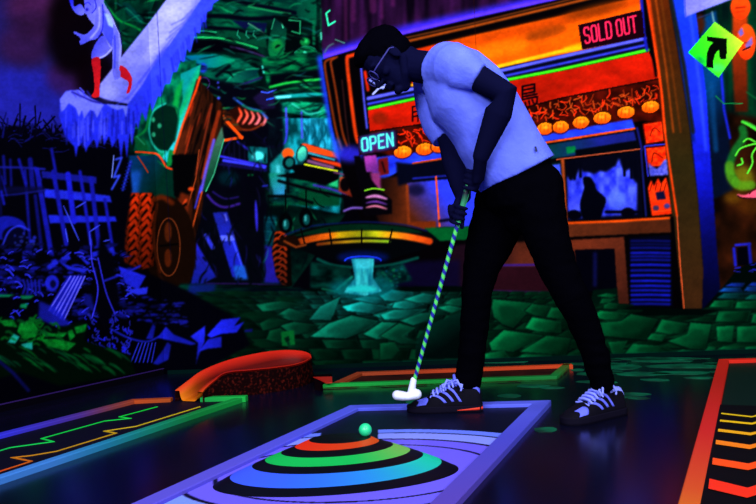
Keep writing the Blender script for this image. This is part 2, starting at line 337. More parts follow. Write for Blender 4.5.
    ell(288, 153.5, 6, 5.5, rgb(232, 92, 24), G, .5); ell(289, 163, 6.6, 7, rgb(4, 6, 14), G, .5); ell(289.5, 162.5, 4, 4.6, rgb(16, 100, 96), bl=.8, rot=30)
    poly(t((205, 95), (300, 105), (485, 180), (495, 285), (230, 232)), rgb(5, 5, 12), G, .5)
    poly(t((215, 95), (240, 92), (485, 165), (488, 200), (262, 150)), rgb(232, 74, 20), bl=.6)
    line(t((265, 158), (440, 205)), 2.4, rgb(50, 150, 170), bl=.8); line(t((268, 170), (440, 215)), 1.1, rgb(5, 5, 20), bl=.3)
    poly(t((270, 185), (484, 226), (490, 258), (300, 205)), rgb(206, 62, 20), bl=.7); line(t((265, 214), (430, 258)), 3.4, rgb(120, 76, 120), bl=.9)
    line(t((238, 236), (462, 282)), 1.7, rgb(190, 200, 30), bl=.3)
    ell(302, 154, 6, 9, rgb(16, 60, 66), G, .4, rot=12); ell(302, 154, 4.6, 7.6, lg((299, 148), (90, 210, 170), (305, 160), (30, 130, 130)), bl=.7, rot=12)
    poly(t((500, 200), (545, 205), (545, 270), (500, 265)), rgb(8, 6, 12), bl=.4); line(t((480, 190), (590, 200)), 1.3, rgb(8, 6, 16), bl=.4)
    line(t((300, 378), (400, 400), (530, 440)), 2, rgb(70, 50, 170), bl=.6); line(t((440, 290), (560, 320)), 1.6, rgb(120, 66, 110), bl=.6)
    poly(t((545, 205), (570, 200), (605, 310), (622, 460), (560, 460), (470, 420), (480, 320), (540, 330)), lg((350, 160), (226, 106, 60), (352, 195), (110, 34, 20)), M, .8)
    ell(*t((515, 375))[0], 5, 7, rgb(8, 4, 8), bl=1)
    return M

def paint_stall():
    R = random.Random(11)
    S_ = part_id('painted_food_stall', None, 'orange food stall')
    body = [(322, 60), (330, 57), (403, 35), (470, 19), (552, 1), (640, -20), (662, -30), (684, 308), (600, 306), (560, 300), (455, 284), (400, 272), (372, 250), (343, 172), (332, 125)]
    line([(320, 58), (325, 90), (332, 128), (341, 160)], 6, rgb(30, 56, 200), bl=2.2, op=.9)
    poly(body, rgb(5, 3, 6), S_, .6)
    # left post
    line(sm([(334, 58), (326, 61), (325, 68), (329, 92), (336, 130), (342, 150)]), 2.2, rgb(122, 50, 16), bl=.6)
    line(sm([(337, 57), (331, 61), (332, 70), (336, 92), (342, 130), (347, 146)]), 2, rgb(130, 52, 16), bl=.8); line([(342, 80), (346, 120), (350, 150)], 1, rgb(70, 30, 30), bl=.5)
    line(sm([(358, 54), (350, 56), (347, 60), (350, 90), (355, 130), (358, 142)]), 3.6, rgb(196, 60, 14), bl=.5)
    line([(361, 67), (364, 100), (367, 128)], 2, rgb(82, 84, 215), bl=.5); ell(350, 154, 14, 8, rgb(44, 40, 190), bl=4, op=.85); ell(337, 148, 5, 10, rgb(50, 90, 220), bl=3, op=.6)
    # roof edge
    line([(405, 38), (470, 24), (560, 2), (640, -18)], 1.4, rgb(120, 60, 22), bl=.5); line([(406, 41.5), (470, 27), (562, 5), (640, -14)], 2.6, rgb(150, 70, 18), bl=.8)
    line([(360, 54), (405, 41)], 2, rgb(60, 26, 10), bl=.8)
    # orange fascia
    poly([(405, 53), (412, 50), (470, 36), (560, 16), (641, -4), (643, 36), (582, 51), (495, 68), (412, 84)], lg((405, 50), (190, 40, 8), (500, 40), (216, 92, 6), (.6, (206, 84, 8))), S_, .7)
    poly([(430, 46), (560, 16), (641, -4), (641, 4), (560, 26), (480, 44)], rgb(170, 60, 6), bl=3, op=.7)
    ell(545, 33, 22, 5.5, rgb(124, 52, 8), bl=4.5, op=.8, rot=-14); ell(595, 10, 34, 5, rgb(120, 50, 6), bl=5, op=.75, rot=-14); ell(500, 50, 30, 6, rgb(240, 120, 10), bl=4, op=.6, rot=-12)
    line([(488, 69), (560, 51.5), (584, 47)], 3.5, rgb(222, 176, 20), bl=1.2); line([(566, 50), (584, 45)], 6, rgb(230, 170, 10), bl=2, op=.8)
    line([(412, 85), (490, 70)], 3, rgb(220, 160, 20), bl=1)
    # blue tubes, green tube
    poly([(366, 97), (415, 87), (495, 70), (644, 37), (648, 50), (505, 80), (368, 109)], rgb(6, 8, 34), S_, .5)
    line([(368, 98.5), (415, 88.5), (497, 71.5), (560, 57), (645, 38.5)], 3.2, rgb(96, 100, 232), bl=.7); line([(368, 104), (416, 94), (500, 77), (560, 64), (646, 45)], 2.2, rgb(60, 70, 214), bl=.6)
    line([(369, 108.5), (416, 98.5), (506, 80), (560, 69.5), (648, 50)], 2.9, rgb(70, 226, 30), bl=.6)
    # big strokes seen past the face
    for a in ((370, 80, 383, 88), (376, 78, 387, 86)): line([(a[0], a[1]), (a[2], a[3])], 2.2, rgb(130, 140, 245), bl=.4)
    line([(373, 94), (379, 88), (390, 85.5)], 2, rgb(160, 170, 250), bl=.4)
    line([(365, 72), (368, 90)], 3, rgb(190, 40, 14), bl=.6)
    # red board
    BD = part_id('painted_red_signboard', S_, 'red board with black characters')
    poly([(368, 110.5), (416, 100.5), (506, 82), (560, 71.5), (649, 52), (659, 78), (560, 97.5), (520, 108), (418, 124), (370, 131)], mott((150, 22, 6), (190, 30, 8), 71, 20, 10), BD, .4)
    K = rgb(14, 3, 10)
    def ch(cx, cy, s, strokes):
        for st in strokes: line([(cx+x*s-y*s*.0, cy+y*s-x*s*.20) for x, y in st], 1.5*s/11+.5, K, bl=.25)
    ch(518, 96, 10, [[(-1, -.5), (-.35, -.5)], [(-1, -.5), (-1, .4)], [(-.35, -.5), (-.35, .4)], [(-1, .4), (-.35, .4)]])
    ch(529, 95, 11, [[(-.6, -.9), (.5, -.9)], [(-.6, -.9), (-.6, .3)], [(.5, -.9), (.5, -.2)], [(-.6, -.55), (.5, -.55)], [(-.6, -.2), (.5, -.2)], [(-.6, .05), (.7, .05)], [(-.6, .3), (.75, .3)], [(.75, .3), (.7, .95), (.5, .9)],
                     [(-.75, .6), (-.7, .95)], [(-.35, .6), (-.3, .9)], [(0, .55), (.05, .85)], [(.3, .5), (.4, .8)]])
    ch(418, 113, 9, [[(-.6, -.8), (.5, -.8)], [(-.6, -.8), (-.6, .8)], [(.5, -.8), (.5, .8)], [(-.6, -.2), (.5, -.2)], [(-.6, .3), (.5, .3)], [(0, -.8), (0, .9)]])
    ch(471, 103, 10, [[(-.8, -.6), (.8, -.6)], [(0, -1), (0, .9)], [(-.7, 0), (.7, 0)], [(-.8, .8), (.8, .8)]])
    ell(380, 118, 8, 6, rgb(110, 30, 8), bl=2.5, op=.7)
    # fringe
    poly([(370, 132), (418, 125), (520, 109), (560, 98.5), (659, 79), (664, 122), (640, 121), (560, 134), (440, 152), (398, 158), (371, 150)], mott((30, 5, 4), (84, 14, 6), 73, 10, 8, 1.6), S_, .5)
    for k in range(200):
        u = k/199.; x = 396+u*262+R.uniform(-2, 2); y = 142-u*45+R.uniform(-8, 8)-(4 if x > 500 else 0)
        if 425 < x < 500 and R.random() < .5: continue
        c = R.choice([(214, 60, 14), (190, 80, 24), (230, 50, 14), (160, 50, 14)]) if x > 500 else (232, 50, 14)
        a = R.uniform(0, math.pi); L = R.uniform(2, 5)
        line(sm([(x-L*math.cos(a), y-L*math.sin(a)), (x+R.uniform(-1.5, 1.5), y+R.uniform(-1.5, 1.5)), (x+L*math.cos(a+.5), y+L*math.sin(a+.5))], n=3), R.uniform(.8, 1.4), rgb(*c), bl=.3, op=.85)
    # blue counter band under lanterns
    poly([(372, 158), (404, 154), (500, 142), (547, 134), (632, 119), (635, 128), (548, 141), (447, 157), (410, 165), (380, 182), (372, 172)], mott((26, 44, 190), (46, 80, 236), 75, 14, 6), S_, .6)
    for x, y in ((402.8, 152), (424.6, 149), (440, 146.5), (466, 142), (488, 138.5), (508, 135), (527, 131.5), (545, 128.6), (560.7, 127), (581, 122.4), (602.4, 117.9), (626, 112.4), (650.5, 107)):
        q = part_id('painted_lantern', S_)
        rx, ry = (8.8, 5.8) if x > 600 or x < 450 else (8, 5.9)
        ell(x, y, rx+1.2, ry+1.2, rgb(60, 10, 4), None, .5, rot=-8)
        ell(x, y, rx, ry, lg((x, y-5), (250, 140, 20), (x, y+5), (226, 84, 8)), q, .3, rot=-8)
        for m in range(3): line([(x-4+m*3.5, y-3.5), (x-5+m*4, y+3)], .8, rgb(190, 56, 6), bl=.4, op=.8)
        ell(x+R.uniform(-2, 2), y-1, 3, 1.6, rgb(255, 170, 40), bl=1, op=.7)
    line([(413, 163.5), (447, 158), (500, 150), (548, 142.2), (634.5, 128.6)], 1.9, rgb(206, 80, 20), bl=.4)
    # transom + windows
    WN = part_id('painted_window', S_, 'window with blue flames and black silhouette')
    poly([(540, 146), (634, 131), (638, 147), (556, 158), (540, 160)], lg((545, 150), (4, 60, 60), (600, 140), (26, 34, 120)), S_, .8)
    poly([(566, 147), (575, 146), (577, 152), (567, 154)], rgb(4, 110, 60), bl=1); poly([(575, 150), (638, 140), (638, 148), (576, 158)], rgb(4, 6, 14), bl=1)
    line([(557, 159.5), (640, 149)], 1.2, rgb(170, 80, 50), bl=.4)
    pane = [(566, 161), (639, 151), (643, 217), (568, 221)]
    poly(pane, rgb(5, 6, 22), WN, .4); cp = pmask(pane, .3)
    X = [(567, 176), (572, 180), (576, 176), (580, 168), (583, 172), (588, 172), (594, 174), (600, 171), (606, 172), (612, 168), (616, 166), (619, 158), (622, 168), (626, 171), (631, 168), (632, 178), (637, 184), (637, 214), (568, 219)]
    poly(X, mott((34, 44, 190), (80, 96, 250), 77, 6, 9, 1.8), bl=1.6, clip=cp)
    ell(617, 200, 9, 10, rgb(90, 116, 255), bl=3.5, clip=cp, op=.8); ell(574, 205, 5, 8, rgb(80, 90, 240), bl=3, clip=cp, op=.6); line(sm([(612, 205), (617, 190), (618, 170)]), 3, rgb(90, 110, 250), bl=1.5, clip=cp, op=.7)
    poly(sm([(583, 178), (590, 177), (595, 184), (597, 190), (606, 199), (603, 210), (599, 220), (584, 220), (580, 206), (582, 195), (584, 188)], True), rgb(3, 4, 16), bl=.8, clip=cp)
    ell(574, 215, 8, 5, rgb(4, 4, 18), bl=1.2, clip=cp); ell(628, 213, 7, 5.5, rgb(4, 4, 18), bl=1.2, clip=cp); line([(606, 212), (640, 212)], 3, rgb(4, 4, 18), bl=.8, clip=cp)
    for x in (570, 574, 580, 624, 631, 635): line([(x, 160), (x+.5, 172+R.random()*8)], 3, rgb(4, 5, 20), bl=1, clip=cp)
    line([(562.5, 160), (566, 224)], 3.4, rgb(160, 72, 30), bl=.5); line([(641, 150), (646, 216)], 1.4, rgb(30, 40, 140), bl=.5); line([(637, 128), (642, 150)], 2, rgb(24, 30, 120), bl=.7)
    poly([(540, 165), (561, 162), (563, 200), (550, 215)], rgb(6, 44, 40), bl=2, op=.7); poly([(552, 165), (560, 164), (561, 176), (556, 178)], rgb(70, 90, 230), bl=1)
    # left window
    W2 = part_id('painted_window', S_, 'small window with blue panes left of the figure')
    poly([(372, 178), (408, 176), (410, 236), (386, 238), (376, 215)], lg((380, 200), (30, 12, 10), (405, 205), (92, 40, 16)), S_, 2)
    poly([(396, 162), (414, 164), (470, 156), (470, 178), (413, 182), (398, 186)], rgb(5, 7, 26), bl=1.6)
    line([(413, 178.5), (455, 175)], 1.3, rgb(40, 50, 200), bl=.6)
    poly([(407, 183), (470, 177), (500, 175), (500, 226), (409, 228)], lg((410, 215), (84, 36, 16), (440, 190), (50, 66, 228)), W2, 1)
    ell(416, 190, 9, 6, rgb(10, 10, 40), bl=3, op=.8)
    line([(407, 186), (409, 228)], 3, rgb(120, 52, 20), bl=1); line([(436, 177), (439.5, 226)], 1.9, rgb(206, 84, 40), bl=.4)
    poly([(409, 222), (436, 221), (436, 229), (409, 230)], rgb(110, 44, 14), bl=1.2)
    poly([(424, 228), (500, 225), (500, 238), (440, 241)], rgb(3, 84, 40), bl=1); line([(440, 221), (454, 219)], 3, rgb(10, 10, 40), bl=1)
    # purple papers beside the post
    poly([(364, 156), (376, 155), (380, 172), (366, 172)], lg((364, 155), (176, 66, 170), (378, 172), (96, 40, 130)), bl=.9)
    poly([(378, 159), (388, 157), (389, 174), (379, 176)], rgb(104, 20, 22), bl=.9); line([(382, 162), (385, 172)], 2, rgb(30, 6, 12), bl=.7); poly([(370, 172), (380, 172), (381, 190), (374, 190)], rgb(130, 50, 110), bl=1.4)
    poly([(354, 156), (360, 156), (368, 176), (380, 190), (392, 200), (392, 214), (364, 216), (360, 190), (356, 172)], rgb(6, 4, 10), bl=.9)
    line(sm([(365, 190.5), (374, 188.5), (384, 190)]), 1.6, rgb(120, 190, 40), bl=.4)
    for y, w, c in ((197.5, 3.2, (200, 130, 190)), (203, 2, (110, 60, 160)), (207.5, 2.2, (206, 120, 150))): line(sm([(366, y), (376, y-1.5), (387, y+1.5)]), w, rgb(*c), bl=.6, taper=.6)
    line(sm([(344, 211), (352, 208), (362, 208)]), 2.2, rgb(120, 90, 180), bl=.7)
    # sill + lower frames
    poly([(566, 224), (676, 217), (677, 232), (568, 237)], lg((566, 225), (104, 50, 28), (640, 232), (80, 38, 20)), S_, .6)
    line([(565, 223.2), (620, 221), (676, 217.5)], 2.3, rgb(236, 88, 14), bl=.6)
    poly([(569, 240), (624, 237), (629, 304), (617, 304), (614.5, 249), (575, 250), (576, 262), (572, 262)], lg((570, 240), (118, 52, 30), (622, 300), (74, 34, 24)), S_, .7)
    poly([(560, 238), (570, 240), (576, 262), (566, 300), (545, 300)], rgb(60, 26, 16), bl=2, op=.8)
    poly([(575, 250), (614, 249), (617, 290), (578, 292)], rgb(4, 4, 16), bl=.5); line([(595, 254), (595, 285)], 4, rgb(16, 18, 74), bl=1.5)
    SH = part_id('painted_roller_shutter', S_, 'blue slatted shutter')
    poly([(629, 238), (670, 235), (673, 306), (632, 306)], rgb(4, 5, 22), SH, .6)
    for y, k in ((241, .5), (244.5, .4), (248, .6), (253, .9), (256.5, .7), (260, .7), (265, 1), (270.5, .8), (275.5, 1), (281, 1), (286, .95), (290.5, .9), (295, 1), (300, .9), (304, .75)):
        line([(631.5, y), (650, y-.3), (669.5, y+.2)], 2.5, rgb(22*k, 30*k, 172*k), bl=.5)
    # behind the legs
    poly([(455, 245), (560, 240), (560, 294), (494, 291), (440, 284)], lg((480, 250), (30, 12, 26), (520, 250), (92, 42, 28)), bl=1.5)
    poly([(480, 267), (560, 266), (560, 296), (490, 292)], rgb(44, 14, 26), bl=1); line([(480, 265.5), (560, 264.5)], 2, rgb(58, 30, 130), bl=.7); line([(470, 290), (560, 293)], 1.8, rgb(52, 20, 80), bl=.8)
    poly([(400, 262), (460, 260), (460, 290), (396, 286)], rgb(14, 8, 44), bl=3, op=.9)
    # menu panels
    for pts, c0, c1 in (([(643, 124), (662, 121), (664, 141), (646, 144)], (200, 30, 8), (226, 66, 16)), ([(646, 148), (666, 146), (668, 166), (648, 167)], (206, 34, 8), (232, 70, 14))):
        q = part_id('painted_menu_panel', S_, 'small orange menu panel'); poly([(x, y) for x, y in pts], mott(c0, c1, 81, 3, 3, 2), q, .5)
        line(pts, .8, rgb(90, 12, 4), bl=.3, closed=True)
    line(sm([(650, 136), (654, 128), (660, 132)]), 1, rgb(110, 16, 4), bl=.4); line(sm([(652, 162), (654, 153), (663, 158)]), 1, rgb(110, 16, 4), bl=.4)
    poly([(648, 162), (652, 166), (657, 169), (661, 165), (664, 160), (668, 159), (669, 175), (650, 176)], mott((50, 60, 170), (110, 110, 220), 83, 3, 3), bl=.6)
    line([(645, 146), (667, 144)], 1.2, rgb(60, 60, 200), bl=.4); line([(644.5, 146), (648, 176)], 1.2, rgb(50, 56, 200), bl=.4)
    q = part_id('painted_menu_panel', S_, 'tall menu panel with flame drawing')
    poly([(648, 188), (651, 180), (654, 186), (658, 178), (661, 184), (666, 177), (669, 190), (672, 214), (652, 216)], mott((208, 44, 10), (236, 64, 14), 85, 4, 4), q, .6)
    for x in (652, 657, 662, 666): line([(x, 183), (x-2, 191)], .8, rgb(90, 14, 4), bl=.3)
    poly([(655.5, 192.5), (664, 191), (666, 199), (657, 200)], rgb(14, 16, 56), bl=.5); ell(656, 208, 3.2, 2.5, rgb(60, 50, 90), bl=.6); ell(667, 206, 3, 2.6, rgb(60, 60, 130), bl=.6); line([(653, 212), (671, 210)], 1.2, rgb(230, 70, 20), bl=.3)
    # inner jamb
    line([(641, -6), (644, 34), (647, 50)], 3, rgb(24, 30, 160), bl=.7); line([(645, 0), (652, 52), (656, 76)], 2.4, rgb(4, 3, 8), bl=.6)
    # signs
    SO = part_id('painted_sold_out_sign', S_, 'SOLD OUT sign in pink letters')
    poly([(578, 25), (642, 9.5), (644.6, 37), (582, 49.7)], rgb(26, 3, 14), SO, .4)
    def txt(word, ox, oy, ux, uy, vx, vy, adv, w, col, ww=.62, glow=None):
        L = {'S': [[(1, .18), (.85, .03), (.2, .03), (0, .18), (0, .36), (.2, .48), (.8, .54), (1, .68), (1, .84), (.82, .97), (.18, .97), (0, .82)]],
             'O': [[(.2, .02), (.8, .02), (1, .16), (1, .84), (.8, .98), (.2, .98), (0, .84), (0, .16), (.2, .02)]], 'L': [[(0, 0), (0, 1), (.95, 1)]],
             'D': [[(0, 0), (.7, 0), (1, .16), (1, .84), (.7, 1), (0, 1), (0, 0)]], 'U': [[(0, 0), (0, .84), (.2, .98), (.8, .98), (1, .84), (1, 0)]], 'T': [[(-.1, .02), (1.1, .02)], [(.5, 0), (.5, 1)]],
             'P': [[(0, 1), (0, 0), (.75, 0), (1, .12), (1, .42), (.75, .54), (0, .54)]], 'E': [[(.95, 0), (0, 0), (0, 1), (.95, 1)], [(0, .48), (.8, .48)]], 'N': [[(0, 1), (0, 0), (1, 1), (1, 0)]]}
        for ps in ((glow, 1), (None, 0)) if glow else ((None, 0),):
            k = 0.
            for c_ in word:
                if c_ == ' ': k += .45; continue
                for st in L[c_]:
                    P_ = [(ox+(k*adv+x*ww*adv)*ux+y*vx, oy+(k*adv+x*ww*adv)*uy+y*vy) for x, y in st]
                    if ps[1]: line(P_, w*2.6, ps[0], bl=1.6, op=.8)
                    else: line(P_, w, col, bl=.12)
                k += 1
    txt('SOLD OUT', 583.6, 27.6, 1, -.232, 1.9, 16.2, 7.25, 1.75, rgb(236, 44, 92), .66)
    OS = part_id('painted_open_sign', S_, 'OPEN sign in teal letters')
    poly([(357.6, 136.5), (397.5, 129.6), (398, 149), (359, 155.5)], rgb(34, 8, 24), OS, .4); ell(377, 143, 17, 7.5, rgb(96, 32, 100), bl=2.6, op=.85, rot=-9)
    txt('OPEN', 361.6, 138.6, 1, -.185, .9, 12.6, 8.35, 2.0, rgb(92, 242, 214), .66, rgb(60, 70, 150))
    # right column
    CB = part_id('painted_stall_column', S_, 'brown column at right end of stall')
    poly([(644, -40), (664, -40), (669, 0), (680, 66), (690, 132), (698, 200), (703, 270), (702, 309), (683, 309), (679, 270), (672, 215), (664, 132), (658, 69), (650, 20)], lg((655, 0), (84, 34, 8), (690, 300), (64, 38, 18), (.55, (46, 38, 15))), CB, .6)
    for k, (a, c) in enumerate(((0, (196, 62, 10)), (7, (150, 66, 14)), (13, (100, 50, 12)))):
        line([(648+a*.9, -10), (659+a, 69), (665+a*1.2, 132)], 2.2, rgb(*c), bl=1.2, op=.8)
    line([(669, -10), (684, 66), (693, 132)], 3.5, rgb(26, 30, 20), bl=1.5)
    line(sm([(646, -8), (652, 30), (658, 69), (662, 95), (665, 132), (671, 175), (677, 216)]), 1.8, rgb(240, 72, 14), bl=.5)
    line([(677, 216), (680, 262), (684, 308)], 1.3, rgb(190, 84, 44), bl=.4); line([(672, 218), (679, 308)], 4, rgb(4, 3, 6), bl=.8)
    return S_

def paint_right():
    P_ = part_id('painted_blue_pillar', None, 'tall blue painted pillar')
    poly([(700, 80), (830, 60), (830, 280), (700, 300)], mott((12, 5, 4), (50, 20, 8), 91, 14, 16), BK, 4)
    poly([(730, 150), (830, 140), (830, 262), (724, 262)], mott((20, 8, 4), (70, 30, 10), 93, 16, 20), bl=6, op=.8)
    poly([(698, -60), (830, -60), (830, 130), (715, 110)], mott((2, 16, 20), (2, 60, 34), 95, 7, 50), bl=3)
    poly([(700, 20), (716, 10), (728, 120), (733, 190), (712, 200), (704, 120)], lg((700, 100), (2, 60, 110), (728, 120), (6, 16, 40)), bl=1.6)
    poly([(733, -60), (748, -60), (747, 60), (748, 112), (735, 112), (732, 60)], lg((740, 0), (190, 64, 14), (740, 120), (60, 20, 8)), bl=1.6)
    line([(711, 84), (716, 150)], 5, rgb(10, 70, 120), bl=2, op=.7); line([(721, 70), (724, 110), (730, 138)], 2.4, rgb(30, 40, 190), bl=.9); ell(700, 24, 5, 10, rgb(60, 26, 14), bl=2.5)
    pil = [(668, -60), (686, -60), (697, 20), (706, 92), (713, 190), (717, 250), (722, 310), (702, 310), (703, 268), (698, 200), (691, 132), (681, 66), (671, 0)]
    poly(pil, lg((680, 0), (24, 62, 214), (712, 300), (4, 5, 40), (.35, (30, 50, 226)), (.62, (16, 22, 170)), (.8, (8, 10, 84))), P_, 1)
    line([(688, 0), (699, 80), (706, 150)], 3, rgb(60, 90, 250), bl=2, op=.6); line([(671, 0), (683, 70), (693, 140)], 4, rgb(6, 30, 90), bl=2, op=.7)
    poly([(682, -30), (760, -60), (738, -3), (685, 17)], lg((684, 16), (110, 110, 246), (730, 0), (150, 150, 255)), P_, .5); line([(684, -10), (686, 17)], 1.2, rgb(70, 80, 240), bl=.4)
    line([(712, 12), (714, 22)], 1.5, rgb(120, 160, 160), bl=.5); line([(698, 18), (712, 13)], 1, rgb(40, 60, 120), bl=.5)
    for x, y, rx, ry in ((740.5, 7, 10, 12), (746.4, 42, 9.5, 18)):
        q = part_id('painted_paper_lantern', None, 'orange lantern at right edge' if y < 20 else 'tall orange lantern with blue marks')
        ell(x, y, rx, ry, lg((x, y-ry), (232, 84, 16), (x, y+ry), (226, 58, 12)), q, .8)
        line([(x-5, y+1), (x+5, y)], 1.3, rgb(120, 24, 8), bl=.5); line([(x-4, y+5), (x+4, y+4)], 1, rgb(150, 40, 10), bl=.5)
    poly([(738, 32), (742, 27), (744, 34), (740, 37)], rgb(110, 90, 170), bl=.9); poly([(745, 45), (752, 36), (753, 44), (747, 50)], rgb(120, 90, 160), bl=.8); line([(743, 50), (750, 47)], 1.6, rgb(20, 6, 20), bl=.4)
    A = part_id('painted_arrow_sign', None, 'green diamond sign with black arrow')
    poly([(714.7, 21.8), (743.3, 42.7), (718.7, 77.6), (688, 52.6)], lg((694, 62), (30, 214, 40), (742, 42), (190, 250, 60), (.5, (84, 240, 40))), A, .4)
    ell(701, 60, 6, 3, rgb(10, 150, 80), bl=2.5, op=.7, rot=38); ell(718, 68, 7, 4, rgb(70, 250, 130), bl=2.5, op=.6)
    t = T(676, 0, 5.04)
    poly(t((155, 182), (258, 195), (255, 298), (222, 300), (215, 250), (196, 275), (188, 310), (190, 345), (152, 340), (155, 270), (168, 235), (188, 215), (155, 205)), rgb(4, 10, 8), bl=.3)
    # green smoke + hand
    H_ = part_id('painted_green_smoke', None, 'curling green smoke over a pink hand')
    t = T(676, 90, 5.04)
    ell(742, 178, 12, 12, rgb(120, 130, 20), bl=5, op=.75); ell(733, 198, 9, 6, rgb(110, 76, 10), bl=4, op=.7); ell(750, 206, 14, 8, rgb(90, 50, 8), bl=6, op=.6)
    line(sm(t((335, 195), (340, 240), (300, 300), (275, 360), (268, 410), (300, 470))), 8, rgb(20, 110, 44), H_, 1.6, .85)
    line(sm(t((270, 380), (278, 440), (320, 480), (380, 480))), 9, rgb(90, 150, 30), H_, 2, .8)
    for P in (((335, 160), (370, 180), (410, 205)), ((300, 330), (325, 295), (380, 275), (420, 270)), ((360, 420), (385, 370), (385, 320), (430, 260)), ((340, 260), (365, 245), (400, 262)), ((310, 380), (335, 370), (330, 345))):
        line(sm(t(*P)), 1.7, rgb(90, 210, 60), H_, .4)
    line(sm(t((335, 160), (380, 178), (430, 215))), 3, rgb(70, 190, 60), H_, .8); line(t((200, 30), (240, 68), (335, 68)), 1, rgb(20, 130, 70), bl=.4); line(t((355, 10), (430, 60)), 1, rgb(20, 110, 60), bl=.5)
    t = T(676, 180, 5.04)
    poly(sm(t((308, 70), (345, 76), (380, 60), (420, 40), (440, 90), (380, 92), (320, 84)), True), rgb(214, 90, 120), H_, .5)
    line(sm(t((312, 80), (340, 92), (420, 92))), 1.2, rgb(40, 8, 14), bl=.4); line(sm(t((370, 70), (390, 50), (430, 45))), 1.2, rgb(70, 10, 20), bl=.4)
    D = part_id('painted_small_doorway', None, 'little blue outlined doorway')
    poly(t((310, 340), (365, 335), (368, 430), (310, 430)), rgb(3, 2, 12), D, .8)
    line(t((300, 430), (292, 345)), 3, rgb(30, 34, 170), D, 1); line(t((300, 328), (372, 322)), 2.4, rgb(40, 44, 200), D, .8); line(t((368, 325), (378, 430)), 3.2, rgb(24, 30, 150), D, 1)

def stones(i, quads, base, edge, R):
    for q in quads:
        k = R.uniform(.8, 1.15)
        cx = sum(p[0] for p in q)/len(q); cy = sum(p[1] for p in q)/len(q)
        y0 = min(p[1] for p in q); y1 = max(p[1] for p in q)
        b0 = base(cx, cy); c0 = [min(255, v*k*1.35) for v in b0]; c1 = [v*k*.55 for v in b0]
        o_ = [(cx+(x-cx)*1.06, cy+(y-cy)*1.12) for x, y in q]; poly(o_, rgb(1, 9, 8), None, .8)
        s = [(cx+(x-cx)*1.0, cy+(y-cy)*.99) for x, y in q]
        poly(s, lg((cx-8, y0), c0, (cx+8, y1), [v*.75 for v in c1]), None, .8)
        s2 = [(cx+(x-cx)*.6, cy+(y-cy)*.55) for x, y in q]; poly(s2, rgb(*[v*.72*k for v in b0]), None, 2.2, .8)
        h = [min(255, v*1.5+8) for v in b0]
        for j in range(len(s)): line([s[j], s[(j+1) % len(s)]], .8, rgb(*h), bl=.6, op=.42*k if (s[j][1]+s[(j+1) % len(s)][1])/2 < cy else .2*k)

